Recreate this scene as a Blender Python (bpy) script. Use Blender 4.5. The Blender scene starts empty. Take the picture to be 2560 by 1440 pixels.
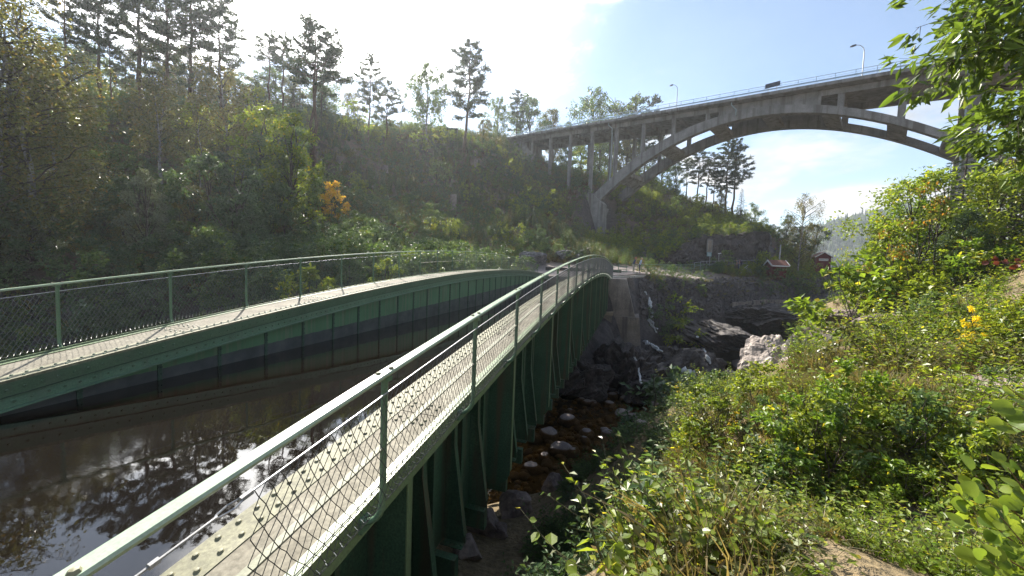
import bpy, math, random
import numpy as np
from mathutils import Vector, Matrix

random.seed(7)
RNG = np.random.default_rng(11)
C = bpy.context.scene.collection
SC = bpy.context.scene

# ------------------------------------------------------------------ camera
F, PITCH, YAW, ROLL = 937.8, 0.0598, 0.3032, 0.0383      # focal length in 2560-px units; angles in radians
_cy, _sy = math.cos(YAW), math.sin(YAW)
FW = np.array([-_sy*math.cos(PITCH), _cy*math.cos(PITCH), -math.sin(PITCH)])
_r = np.array([_cy, _sy, 0.0]); _u = np.cross(_r, FW)
RT = _r*math.cos(ROLL) + _u*math.sin(ROLL)
UP = np.cross(RT, FW)
cam = bpy.data.cameras.new('camera'); cam.sensor_width = 36.0; cam.lens = F/2560*36.0
cam.clip_start = 0.05; cam.clip_end = 4000
camo = bpy.data.objects.new('camera', cam); C.objects.link(camo)
M = Matrix.Identity(4)
for i in range(3):
    M[i][0] = RT[i]; M[i][1] = UP[i]; M[i][2] = -FW[i]
camo.matrix_world = M
SC.camera = camo

# ------------------------------------------------------------------ light
SUN_EL, SUN_AZ = math.radians(38), math.radians(-45)      # azimuth from +Y, positive towards +X
SDIR = Vector((math.sin(SUN_AZ)*math.cos(SUN_EL), math.cos(SUN_AZ)*math.cos(SUN_EL), math.sin(SUN_EL)))
sl = bpy.data.lights.new('sun', 'SUN'); sl.energy = 5.0; sl.angle = math.radians(0.5); sl.color = (1.0, 0.93, 0.82)
so = bpy.data.objects.new('sun', sl); C.objects.link(so)
so.rotation_euler = (-SDIR).to_track_quat('-Z', 'Y').to_euler()
W = bpy.data.worlds.new('World'); SC.world = W; W.use_nodes = True

def N(t, typ, **kw):
    n = t.nodes.new(typ)
    for k, v in kw.items():
        if k == 'inp':
            for a, b in v.items(): n.inputs[a].default_value = b
        else: setattr(n, k, v)
    return n

def build_world():
    t = W.node_tree; t.nodes.clear(); L = t.links.new
    out = N(t, 'ShaderNodeOutputWorld')
    sky = N(t, 'ShaderNodeTexSky', sky_type='NISHITA', sun_disc=False, sun_elevation=SUN_EL, sun_rotation=SUN_AZ,
            air_density=1.0, dust_density=0.0, ozone_density=1.5)
    b1 = N(t, 'ShaderNodeBackground', inp={'Strength': 0.078}); L(sky.outputs[0], b1.inputs['Color'])
    tc = N(t, 'ShaderNodeTexCoord')
    sep = N(t, 'ShaderNodeSeparateXYZ'); L(tc.outputs['Generated'], sep.inputs[0])
    zz = N(t, 'ShaderNodeMath', operation='MAXIMUM'); L(sep.outputs[2], zz.inputs[0]); zz.inputs[1].default_value = 0.0
    za = N(t, 'ShaderNodeMath', operation='ADD'); L(zz.outputs[0], za.inputs[0]); za.inputs[1].default_value = 0.22
    dx = N(t, 'ShaderNodeMath', operation='DIVIDE'); L(sep.outputs[0], dx.inputs[0]); L(za.outputs[0], dx.inputs[1])
    dy = N(t, 'ShaderNodeMath', operation='DIVIDE'); L(sep.outputs[1], dy.inputs[0]); L(za.outputs[0], dy.inputs[1])
    cb = N(t, 'ShaderNodeCombineXYZ'); L(dx.outputs[0], cb.inputs[0]); L(dy.outputs[0], cb.inputs[1])
    cb.inputs[2].default_value = CLOUD_SEED
    n1 = N(t, 'ShaderNodeTexNoise', inp={'Scale': 1.7, 'Detail': 9.0, 'Roughness': 0.56, 'Distortion': 0.25})
    L(cb.outputs[0], n1.inputs['Vector'])
    # cumulus bank lying in the sun's part of the sky
    dt = N(t, 'ShaderNodeVectorMath', operation='DOT_PRODUCT'); L(tc.outputs['Generated'], dt.inputs[0])
    dt.inputs[1].default_value = SDIR
    near = N(t, 'ShaderNodeMapRange', interpolation_type='SMOOTHSTEP', inp={'From Min': 0.95, 'From Max': 0.988, 'To Min': 0.0, 'To Max': 0.30})
    L(dt.outputs['Value'], near.inputs['Value'])
    # more cloud low over the horizon
    low = N(t, 'ShaderNodeMapRange', interpolation_type='SMOOTHSTEP', inp={'From Min': 0.06, 'From Max': 0.36, 'To Min': 0.13, 'To Max': -0.01})
    L(sep.outputs[2], low.inputs['Value'])
    s1 = N(t, 'ShaderNodeMath', operation='ADD'); L(n1.outputs[0], s1.inputs[0]); L(near.outputs[0], s1.inputs[1])
    s2 = N(t, 'ShaderNodeMath', operation='ADD'); L(s1.outputs[0], s2.inputs[0]); L(low.outputs[0], s2.inputs[1])
    mask = N(t, 'ShaderNodeMapRange', interpolation_type='SMOOTHSTEP', inp={'From Min': 0.49, 'From Max': 0.68, 'To Min': 0.08, 'To Max': 1.0})
    L(s2.outputs[0], mask.inputs['Value'])
    # cloud light: forward scattering makes the clouds near the sun brighter
    br = N(t, 'ShaderNodeMapRange', interpolation_type='SMOOTHSTEP', inp={'From Min': 0.80, 'From Max': 1.0, 'To Min': 0.37, 'To Max': 4.2})
    L(dt.outputs['Value'], br.inputs['Value'])
    n2 = N(t, 'ShaderNodeTexNoise', inp={'Scale': 2.3, 'Detail': 6.0, 'Roughness': 0.6}); L(cb.outputs[0], n2.inputs['Vector'])
    shd = N(t, 'ShaderNodeMapRange', inp={'From Min': 0.32, 'From Max': 0.62, 'To Min': 0.62, 'To Max': 1.15}); L(n2.outputs[0], shd.inputs['Value'])
    bm = N(t, 'ShaderNodeMath', operation='MULTIPLY'); L(br.outputs[0], bm.inputs[0]); L(shd.outputs[0], bm.inputs[1])
    b2 = N(t, 'ShaderNodeBackground', inp={'Color': (1.0, 0.985, 0.96, 1)}); L(bm.outputs[0], b2.inputs['Strength'])
    mx = N(t, 'ShaderNodeMixShader'); L(mask.outputs[0], mx.inputs[0]); L(b1.outputs[0], mx.inputs[1]); L(b2.outputs[0], mx.inputs[2])
    L(mx.outputs[0], out.inputs['Surface'])
CLOUD_SEED = 3.1
build_world()
SC.view_settings.view_transform = 'Standard'; SC.view_settings.look = 'None'
SC.view_settings.exposure = 1.45; SC.view_settings.gamma = 1.0; SC.view_settings.use_curve_mapping = False
SC.cycles.max_bounces = 8; SC.cycles.transparent_max_bounces = 12
SC.cycles.diffuse_bounces = 3; SC.cycles.transmission_bounces = 5; SC.cycles.volume_bounces = 0
SC.cycles.caustics_reflective = False; SC.cycles.caustics_refractive = False
SC.cycles.sample_clamp_indirect = 6.0

# ------------------------------------------------------------------ geometry helpers
def ray(px, py):
    return FW + RT*((px-1280)/F) - UP*((py-720)/F)
def at(px, py, depth):
    return ray(px, py)*depth
def proj(P):
    P = np.asarray(P, float); z = P@FW
    return 1280+F*(P@RT)/z, 720-F*(P@UP)/z

class MB:
    """collects vertices and faces, then links them as one mesh"""
    def __init__(s): s.v = []; s.f = []; s.n = 0; s.mi = []
    def add(s, V, Fc, mi=0):
        V = np.asarray(V, float).reshape(-1, 3); Fc = np.asarray(Fc, int)
        if len(V) == 0: return
        s.v.append(V); s.f.append(Fc+s.n); s.mi.append(np.full(len(Fc), mi)); s.n += len(V)
    def box(s, c, d, rz=0.0, mi=0, R=None):
        c = np.asarray(c, float); d = np.asarray(d, float)/2
        V = np.array([[-1,-1,-1],[1,-1,-1],[1,1,-1],[-1,1,-1],[-1,-1,1],[1,-1,1],[1,1,1],[-1,1,1]])*d
        if R is None:
            co, si = math.cos(rz), math.sin(rz); R = np.array([[co,-si,0],[si,co,0],[0,0,1]])
        s.add(V@np.asarray(R).T+c, [[0,3,2,1],[4,5,6,7],[0,1,5,4],[1,2,6,5],[2,3,7,6],[3,0,4,7]], mi)
    def bar(s, a, b, w, h, mi=0):
        """rectangular bar from a to b, w sideways, h upwards"""
        a = np.asarray(a, float); b = np.asarray(b, float); d = b-a; l = np.linalg.norm(d); d = d/l
        z = np.array([0,0,1.0]) if abs(d[2]) < .95 else np.array([0,1.0,0])
        x = np.cross(d, z); x /= np.linalg.norm(x); z = np.cross(x, d)
        s.box((a+b)/2, (w, l, h), R=np.stack([x, d, z], 1), mi=mi)
    def tube(s, P, r, k=6, mi=0, cap=True):
        P = np.asarray(P, float); n = len(P); r = np.broadcast_to(np.asarray(r, float), (n,))
        T = np.gradient(P, axis=0); T /= np.linalg.norm(T, axis=1)[:, None]+1e-9
        ref = np.array([0.31, 0.17, 0.93]) if abs(T[0][2]) < .9 else np.array([1.0, 0.1, 0.0])
        A = np.cross(T, ref); A /= np.linalg.norm(A, axis=1)[:, None]+1e-9; B = np.cross(T, A)
        th = np.arange(k)*2*np.pi/k
        V = P[:, None]+(A[:, None]*np.cos(th)[None, :, None]+B[:, None]*np.sin(th)[None, :, None])*r[:, None, None]
        i = np.arange(n-1)[:, None]*k; j = np.arange(k)[None]; j2 = (j+1) % k
        Q = np.stack([i+j, i+j2, i+k+j2, i+k+j], -1).reshape(-1, 4)
        s.add(V.reshape(-1, 3), Q, mi)
        if cap and k == 4:
            s.f.append(np.array([[3,2,1,0]])+s.n-n*k); s.f.append(np.array([[0,1,2,3]])+s.n-k); s.mi.append(np.zeros(1)+mi); s.mi.append(np.zeros(1)+mi)
        elif cap:
            s.add([P[-1]]+list(V[-1]), [[0, 1+jj, 1+(jj+1) % k] for jj in range(k)], mi)
            s.add([P[0]]+list(V[0]), [[0, 1+(jj+1) % k, 1+jj] for jj in range(k)], mi)
    def loft(s, rings, closed=True, cap=True, mi=0):
        """rings: (n, k, 3)"""
        R = np.asarray(rings, float); n, k = R.shape[:2]
        i = np.arange(n-1)[:, None]*k; j = np.arange(k if closed else k-1)[None]; j2 = (j+1) % k
        Q = np.stack([i+j, i+j2, i+k+j2, i+k+j], -1).reshape(-1, 4)
        s.add(R.reshape(-1, 3), Q, mi)
        if cap and closed and k == 4:
            s.add(R[0], [[3,2,1,0]], mi); s.add(R[-1], [[0,1,2,3]], mi)
    def prism(s, poly, ext, mi=0):
        """poly: (k,3) planar outline; ext: vector"""
        P = np.asarray(poly, float); k = len(P); E = np.asarray(ext, float)
        b = s.n; V = np.vstack([P, P+E])
        s.v.append(V)
        for fc in [list(range(k))[::-1], list(range(k, 2*k))]:
            s.f.append(np.array([fc])+b); s.mi.append(np.full(1, mi))
        q = [[i, (i+1) % k, k+(i+1) % k, k+i] for i in range(k)]
        s.f.append(np.array(q)+b); s.mi.append(np.full(k, mi)); s.n += 2*k
    def mesh(s, name, mats, smooth=False):
        me = bpy.data.meshes.new(name)
        if not s.v: return me
        V = np.concatenate(s.v) if s.v else np.zeros((0, 3))
        me.vertices.add(len(V)); me.vertices.foreach_set('co', V.ravel().astype(np.float32))
        loops = np.concatenate([f.ravel() for f in s.f]); tot = np.concatenate([np.full(len(f), f.shape[1]) for f in s.f])
        st = np.concatenate([[0], np.cumsum(tot)[:-1]])
        me.loops.add(len(loops)); me.loops.foreach_set('vertex_index', loops.astype(np.int32))
        me.polygons.add(len(tot)); me.polygons.foreach_set('loop_start', st.astype(np.int32))
        if not isinstance(mats, (list, tuple)): mats = [mats]
        for m in mats: me.materials.append(m)
        if len(mats) > 1: me.polygons.foreach_set('material_index', np.concatenate(s.mi).astype(np.int32))
        me.polygons.foreach_set('use_smooth', np.full(len(tot), bool(smooth)))
        me.update(calc_edges=True); me.validate()
        return me
    def build(s, name, mats, parent=None, smooth=False):
        return link(name, s.mesh(name, mats, smooth), parent)

def link(name, me, parent=None):
    o = bpy.data.objects.new(name, me); C.objects.link(o)
    if parent is not None: o.parent = parent
    return o
def tag(o, label=None, cat=None, group=None, kind=None):
    if label: o['label'] = label
    if cat: o['category'] = cat
    if group: o['group'] = group
    if kind: o['kind'] = kind
    return o
def empty(name, loc=(0,0,0), label=None, cat=None, group=None, rz=0.0):
    o = bpy.data.objects.new(name, None); C.objects.link(o); o.location = loc; o.rotation_euler = (0,0,rz)
    o.empty_display_size = 0.2
    return tag(o, label, cat, group)

# ------------------------------------------------------------------ materials
def new_mat(name):
    m = bpy.data.materials.new(name); m.use_nodes = True; t = m.node_tree; t.nodes.clear()
    out = N(t, 'ShaderNodeOutputMaterial'); return m, t, out
def ramp(t, fac, stops):
    r = N(t, 'ShaderNodeValToRGB'); e = r.color_ramp.elements
    while len(e) < len(stops): e.new(0.5)
    for k, (p, c) in enumerate(stops):
        e[k].position = p; e[k].color = (*c, 1)
    t.links.new(fac, r.inputs[0]); return r.outputs[0]
def noise(t, vec, scale, detail=5, rough=.6, dist=0.0):
    n = N(t, 'ShaderNodeTexNoise', inp={'Scale': scale, 'Detail': detail, 'Roughness': rough, 'Distortion': dist})
    if vec is not None: t.links.new(vec, n.inputs['Vector'])
    return n.outputs[0]
def mixc(t, fac, a, b, mode='MIX'):
    m = N(t, 'ShaderNodeMix', data_type='RGBA', blend_type=mode)
    for sock, v in ((m.inputs[0], fac), (m.inputs[6], a), (m.inputs[7], b)):
        if hasattr(v, 'is_linked') or hasattr(v, 'links'): t.links.new(v, sock)
        elif isinstance(v, (int, float)): sock.default_value = v
        else: sock.default_value = (*v, 1)
    return m.outputs[2]
def mapr(t, v, a, b, c=0.0, d=1.0):
    m = N(t, 'ShaderNodeMapRange', inp={'From Min': a, 'From Max': b, 'To Min': c, 'To Max': d}); t.links.new(v, m.inputs[0]); return m.outputs[0]
def bump(t, h, strength=.4, dist=.02):
    b = N(t, 'ShaderNodeBump', inp={'Strength': strength, 'Distance': dist}); t.links.new(h, b.inputs['Height']); return b.outputs[0]

def surf_mat(name, stops, scale=3.0, rough=.8, bumps=.4, bdist=.02, streak=None, fine=40.0, metal=0.0, spec=.5, speck=.25):
    """stone, concrete, paint: two scales of mottling, optional run-down streaks, relief"""
    m, t, out = new_mat(name); L = t.links.new
    geo = N(t, 'ShaderNodeNewGeometry'); p = geo.outputs['Position']
    a = noise(t, p, scale, 6, .62)
    col = ramp(t, a, stops)
    f = noise(t, p, fine, 4, .6)
    col = mixc(t, speck, col, ramp(t, f, [(.3, (.02,.02,.02)), (.7, (1,1,1))]), 'OVERLAY')
    if streak:
        mp = N(t, 'ShaderNodeMapping', inp={'Scale': (streak[0], streak[0], streak[0]*.06)}); L(p, mp.inputs[0])
        s = noise(t, mp.outputs[0], 1.0, 4, .55)
        col = mixc(t, mapr(t, s, .50, .66, 0, streak[2]), col, streak[1])
    b = N(t, 'ShaderNodeBsdfPrincipled', inp={'Roughness': rough, 'Metallic': metal, 'Specular IOR Level': spec}); L(col, b.inputs['Base Color'])
    if bumps: L(bump(t, f, bumps, bdist), b.inputs['Normal'])
    L(b.outputs[0], out.inputs[0]); return m

def leaf_mat(name, c1, c2, c3=None, trans=.42, rough=.42, tint=1.0, spec=.4, p3=.08, tboost=1.9):
    """thin leaf: glossy upper skin and light passing through; tone varies plant by plant and leaf by leaf"""
    m, t, out = new_mat(name); L = t.links.new
    oi = N(t, 'ShaderNodeObjectInfo'); geo = N(t, 'ShaderNodeNewGeometry')
    col = mixc(t, oi.outputs['Random'], c1, c2)
    ri = geo.outputs['Random Per Island']
    col = mixc(t, 1.0, col, ramp(t, ri, [(0.0, (.62,.66,.62)), (.6, (1,1,1)), (1.0, (1.35,1.25,1.1))]), 'MULTIPLY')
    if c3: col = mixc(t, mapr(t, ri, 1-p3-.03, 1-p3), col, c3)
    pr = N(t, 'ShaderNodeBsdfPrincipled', inp={'Roughness': rough, 'Specular IOR Level': spec}); L(col, pr.inputs['Base Color'])
    tr = N(t, 'ShaderNodeBsdfTranslucent')
    L(mixc(t, 1.0, col, (tboost*1.05, tboost*1.0, tboost*.55), 'MULTIPLY'), tr.inputs[0])
    mx = N(t, 'ShaderNodeMixShader', inp={0: trans}); L(pr.outputs[0], mx.inputs[1]); L(tr.outputs[0], mx.inputs[2])
    L(mx.outputs[0], out.inputs[0]); return m

# ------------------------------------------------------------------ numpy noise and terrain
def _h(i, j, s):
    v = np.sin(i*127.1+j*311.7+s*74.7)*43758.5453
    return v-np.floor(v)
def vnoise(x, y, s=0):
    i = np.floor(x); j = np.floor(y); u = x-i; v = y-j; u = u*u*(3-2*u); v = v*v*(3-2*v)
    return (_h(i,j,s)*(1-u)+_h(i+1,j,s)*u)*(1-v)+(_h(i,j+1,s)*(1-u)+_h(i+1,j+1,s)*u)*v
def fbm(x, y, o=4, s=0, g=.5):
    a = 1.0; r = 0.0; tot = 0
    for k in range(o):
        r = r+a*(vnoise(x*2**k+k*17.3, y*2**k-k*9.1, s+k)-.5); tot += a; a *= g
    return r/tot*2
def sstep(x, a, b):
    t = np.clip((x-a)/(b-a), 0, 1); return t*t*(3-2*t)

class RBF:
    """smooth surface through spot heights"""
    def __init__(s, P, h):
        s.P = P = np.asarray(P, float); n = len(P)
        A = np.ones((n+1, n+1)); A[n, n] = 0; A[:n, :n] = -np.sqrt(((P[:, None]-P[None])**2).sum(-1)+9.0)
        s.w = np.linalg.solve(A, np.r_[h, 0])
    def __call__(s, x, y):
        sh = np.shape(x); x = np.ravel(x); y = np.ravel(y); n = len(s.P); out = np.zeros(len(x))
        for a in range(0, len(x), 20000):
            D = np.sqrt((x[a:a+20000, None]-s.P[None, :, 0])**2+(y[a:a+20000, None]-s.P[None, :, 1])**2+9.0)
            out[a:a+20000] = -D@s.w[:n]+s.w[n]
        return out.reshape(sh)

def rbf_from(pix, world):
    pts = [tuple(at(*q)) for q in pix]+list(world)
    P = np.array(pts); return RBF(P[:, :2], P[:, 2])

U_hill = rbf_from([
    (0,330,38),(180,268,44),(350,285,48),(500,290,54),(620,300,58),(720,302,62),(800,302,66),(870,312,70),(960,338,76),(1060,338,80),(1150,343,84),(1250,347,90),
    (1329,410,86.8),(1373,440,83.1),(1422,477,79.5),(1475,492,75.8),(1494,563,74.7),(1540,560,74),
    (1165,390,77),(1050,400,74),(915,362,68),(775,440,54),(640,420,50),(480,440,44),(300,430,38),(120,430,31),(1000,500,60),(1100,550,56),(1220,470,70),(1300,560,60),(1400,620,53),(1250,610,51),
    (840,560,44),(960,590,44),(600,590,38),(400,590,33),(200,580,28),(0,560,24),
    (1200,648,44),(1000,655,38),(850,668,33),(700,676,29),(450,672,25),(200,668,21),(0,665,18),(1350,650,48),(1460,656,48),(1540,660,50),(1640,660,56),
    (1560,455,96),(1620,455,96),(1700,505,93),(1780,535,91),(1850,560,89),(1920,585,86),(1980,640,88),
    (1640,570,72),(1720,592,69),(1790,590,72),(1850,588,76),(1915,592,80),
    (1600,683,41),(1640,684,44),(1700,683,50),(1760,679,54),(1830,672,61),(1900,668,66),(1960,668,72),(2050,668,82)],
    [(-2,37,-.75),(-6,38,-.75),(-12,38,-.9),(-20,16,-2.2),(-16,6,-3.2),(-22,-6,-2),(-60,-15,8),(-75,24,17),(-70,60,26),(-100,60,28),(-55,92,30),(-60,120,30),(-20,120,24),(-150,0,20),(-150,150,25),
     (10,110,14),(40,112,1.5),(60,120,1.0),(60,100,.5),(90,150,1),(0,170,14),(-60,170,22),(150,250,2),(150,130,0),(45,90,.4),(30,88,2.2)])
U_bank = rbf_from([
    (2150,1425,2.7),(2450,1035,5.5),(2300,1300,3.2),(2560,1250,3.4),(1900,1300,3.9),(1720,1400,4.0),(1800,1060,8.2),
    (1890,880,13),(1850,960,10.6),(1400,1350,6.9),(1250,1420,6.2),(1330,1290,8.6),(1450,1200,10.5),(1500,1100,15),(1580,1050,17.5),(1130,1440,5.6),(1650,1000,20.5),(1700,930,26),(1620,1220,5.6),(1700,1050,9),(1640,1430,3.5),(1540,1330,5.4),(2080,775,22),(2250,820,13),(2200,715,24),(2400,720,16),(2550,655,14),(2560,850,7.5),(2480,940,6.5)],
    [(0,0,-1.95),(-.6,3,-2.9),(-.8,0,-2.3),(.5,5.5,-3.1),(-1,-4,-2.0),(4,-4,-1.5),(10,0,-.4),(20,5,3),(20,12,3.2),(28,24,4),(22,38,-.4),(30,45,.5),(40,60,.8),(60,60,4),(60,20,6),(40,-10,5),(0,-20,-1.5),(60,90,.5)])
RIV = np.array([(-60,-14,-9.2),(-25,6,-9.2),(-10,16,-9.2),(-3.6,21.8,-9.2),(1.8,27,-9.2),(6.6,37.0,-9.0),(13,46,-8.0),(23,59,-6.6),(38,77,-5.0),(60,108,-4.0),(150,230,-3.0)])
def river(x, y):
    best = np.full(np.shape(x), 1e9); bz = np.zeros(np.shape(x)); sg = np.ones(np.shape(x))
    for a, b in zip(RIV[:-1], RIV[1:]):
        d = b[:2]-a[:2]; L2 = d@d
        t = np.clip(((x-a[0])*d[0]+(y-a[1])*d[1])/L2, 0, 1)
        ex = x-(a[0]+t*d[0]); ey = y-(a[1]+t*d[1]); D = np.hypot(ex, ey)
        m = D < best; best = np.where(m, D, best); bz = np.where(m, a[2]+t*(b[2]-a[2]), bz)
        sg = np.where(m, np.sign(d[0]*ey-d[1]*ex), sg)
    return best, bz, sg

def H(x, y, detail=True):
    x = np.asarray(x, float); y = np.asarray(y, float)
    d, bz, sg = river(x, y)
    hill = sg > 0
    u = np.where(hill, U_hill(x, y), U_bank(x, y))
    far = np.hypot(x, y-40)
    u = u*(1-sstep(far, 150, 330))+sstep(far, 150, 330)*1.0
    wob = fbm(x*.22, y*.22, 3, 5)*1.3
    dd = np.maximum(d+wob-np.where(hill, 3.4, 3.0+3.2*(1-sstep(y, 22, 30))), 0)
    slope = np.where(hill, 1.25+.65*sstep(y, 30, 36), 1.0)
    wall = bz+slope*dd+.04*dd**2
    if detail:
        rk = sstep(dd, .2, 2.0)
        wall = wall+rk*(np.abs(fbm(x*.55, y*.55, 4, 21))*2.2-.5+fbm(x*1.7, y*1.7, 3, 3)*.35)+(1-rk)*fbm(x*.8, y*.8, 3, 8)*.22
        u = u+np.where(hill, fbm(x*.12, y*.12, 4, 31)*.9*sstep(far, 5, 40)*sstep(u, .3, 4), fbm(x*.5, y*.5, 4, 41)*.22)
    k = .6
    h = np.minimum(u, wall); h = h-k*np.maximum(0, 1-np.abs(u-wall)/1.6)**2*.4
    # hollow under the trough
    tr = sstep(x, -10.5, -9.2)*(1-sstep(x, -1.55, -.75))*sstep(y, .2, 2.2)*(1-sstep(y, 34.0, 35.2))
    h = np.where(tr > 0, np.minimum(h, h*(1-tr)+(-4.6)*tr), h)
    return h

def hit(px, py, t0=3.0, t1=140.0):
    """where the line of sight through a pixel meets the ground"""
    R = ray(px, py); ts = np.linspace(t0, t1, 1400)
    P = R[None]*ts[:, None]; below = P[:, 2] < H(P[:, 0], P[:, 1])
    if not below.any():
        P = R*t1; return np.array([P[0], P[1], float(H(P[0], P[1]))])
    k = int(np.argmax(below)); P = R*ts[k]
    return np.array([P[0], P[1], float(H(P[0], P[1]))])
def ground(x, y): return float(H(np.float64(x), np.float64(y)))
def height_to(P, py):
    """height above P whose top is seen at image row py"""
    lo, hi = 0.1, 60.0
    for _ in range(40):
        m = (lo+hi)/2
        if proj(np.array(P)+np.array([0,0,m]))[1] > py: lo = m
        else: hi = m
    return lo
# ------------------------------------------------------------------ materials used by the setting
M_CONC = surf_mat('concrete', [(.25,(.125,.122,.118)),(.5,(.20,.197,.192)),(.75,(.27,.265,.257))], .6, .85, .25, .02, (1.6,(.10,.09,.08),.85), 18, speck=.35)
M_CONC_OLD = surf_mat('old_concrete', [(.25,(.12,.10,.085)),(.5,(.24,.20,.165)),(.8,(.34,.29,.24))], .8, .9, .4, .03, (2.2,(.06,.05,.045),.7), 14)
M_STEEL_GREEN = surf_mat('green_paint', [(.25,(.050,.090,.050)),(.55,(.075,.130,.072)),(.8,(.105,.160,.095))], 1.2, .42, .12, .004, (7.0,(.10,.12,.085),.35), 60)
M_RAIL_GREEN = surf_mat('rail_paint', [(.3,(.29,.37,.25)),(.7,(.38,.46,.34))], 3, .24, .05, .002, None, 90, speck=.12)
M_POST_GREEN = surf_mat('post_paint', [(.3,(.075,.14,.085)),(.7,(.12,.20,.12))], 3, .4, .05, .002, None, 90)
M_PLATE = surf_mat('walkway_paint', [(.2,(.11,.096,.07)),(.45,(.185,.168,.128)),(.62,(.235,.217,.17)),(.8,(.35,.335,.27))], 2.2, .8, .35, .004, None, 26, speck=.35, spec=.25)
M_PLATE_MOSS = surf_mat('lichen_paint', [(.25,(.09,.088,.05)),(.5,(.165,.16,.095)),(.8,(.26,.25,.17))], 3.2, .7, .4, .005, None, 30, speck=.4)
M_GALV = surf_mat('galvanised_steel', [(.3,(.28,.29,.31)),(.7,(.42,.43,.45))], 6, .45, .05, .002, None, 90, metal=.6)
M_WIRE = surf_mat('dull_wire', [(.3,(.045,.055,.06)),(.7,(.09,.10,.11))], 4, .5, 0, metal=.3)
M_WIRE_PALE = surf_mat('pale_wire', [(.3,(.12,.13,.125)),(.7,(.20,.21,.20))], 4, .45, 0, metal=.5)
M_BLUE_STEEL = surf_mat('pale_blue_steel', [(.3,(.30,.40,.50)),(.7,(.42,.52,.60))], 3, .4, .05, .002, None, 60, metal=.2)
M_PIPE = surf_mat('grey_blue_pipe', [(.3,(.22,.30,.33)),(.7,(.32,.40,.43))], 3, .45, .05, .002, None, 60)
M_ROCK_RED = surf_mat('pinkish_rock', [(.2,(.075,.06,.052)),(.45,(.17,.13,.115)),(.65,(.25,.20,.175)),(.85,(.33,.285,.255))], 1.5, .85, .7, .03, None, 9, speck=.4)
M_STONE = surf_mat('river_stone', [(.2,(.10,.085,.08)),(.5,(.20,.165,.153)),(.8,(.31,.265,.25))], 1.8, .6, .4, .02, None, 22, speck=.35)

def terrain_mat():
    m, t, out = new_mat('ground'); L = t.links.new
    geo = N(t, 'ShaderNodeNewGeometry'); p = geo.outputs['Position']
    at_ = N(t, 'ShaderNodeAttribute', attribute_name='cover'); sp = N(t, 'ShaderNodeSeparateColor'); L(at_.outputs['Color'], sp.inputs[0])
    n1 = noise(t, p, .35, 7, .65); n2 = noise(t, p, 2.4, 6, .65); n3 = noise(t, p, 11, 5, .6)
    soil = ramp(t, n1, [(.25,(.05,.043,.034)),(.42,(.085,.068,.05)),(.52,(.13,.088,.066)),(.62,(.07,.075,.04)),(.8,(.14,.11,.08))])
    soil = mixc(t, .55, soil, ramp(t, n3, [(.3,(.25,.22,.2)),(.65,(1.3,1.25,1.1))]), 'MULTIPLY')
    # rock, dark and wet low in the gorge, with pale veins
    rk = ramp(t, n2, [(.22,(.016,.014,.014)),(.42,(.042,.036,.036)),(.58,(.075,.064,.063)),(.75,(.15,.13,.125))])
    rk = mixc(t, .6, rk, ramp(t, n3, [(.3,(.3,.3,.3)),(.7,(1.35,1.3,1.25))]), 'MULTIPLY')
    straw = ramp(t, n2, [(.25,(.09,.075,.035)),(.5,(.19,.145,.075)),(.7,(.28,.215,.13))])
    straw = mixc(t, .6, straw, ramp(t, n3, [(.3,(.35,.33,.3)),(.65,(1.2,1.15,1.1))]), 'MULTIPLY')
    grav = ramp(t, n3, [(.3,(.15,.12,.11)),(.5,(.30,.25,.23)),(.7,(.42,.37,.345))])
    col = mixc(t, sp.outputs[2], soil, straw)
    col = mixc(t, sp.outputs[0], col, rk)
    col = mixc(t, sp.outputs[1], col, grav)
    b = N(t, 'ShaderNodeBsdfPrincipled'); L(col, b.inputs['Base Color'])
    L(mapr(t, sp.outputs[0], 0, 1, .95, .55), b.inputs['Roughness'])
    hh = N(t, 'ShaderNodeMath', operation='ADD'); L(n2, hh.inputs[0]); L(n3, hh.inputs[1])
    L(bump(t, hh.outputs[0], .9, .12), b.inputs['Normal'])
    L(b.outputs[0], out.inputs[0]); return m
M_GROUND = terrain_mat()

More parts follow.
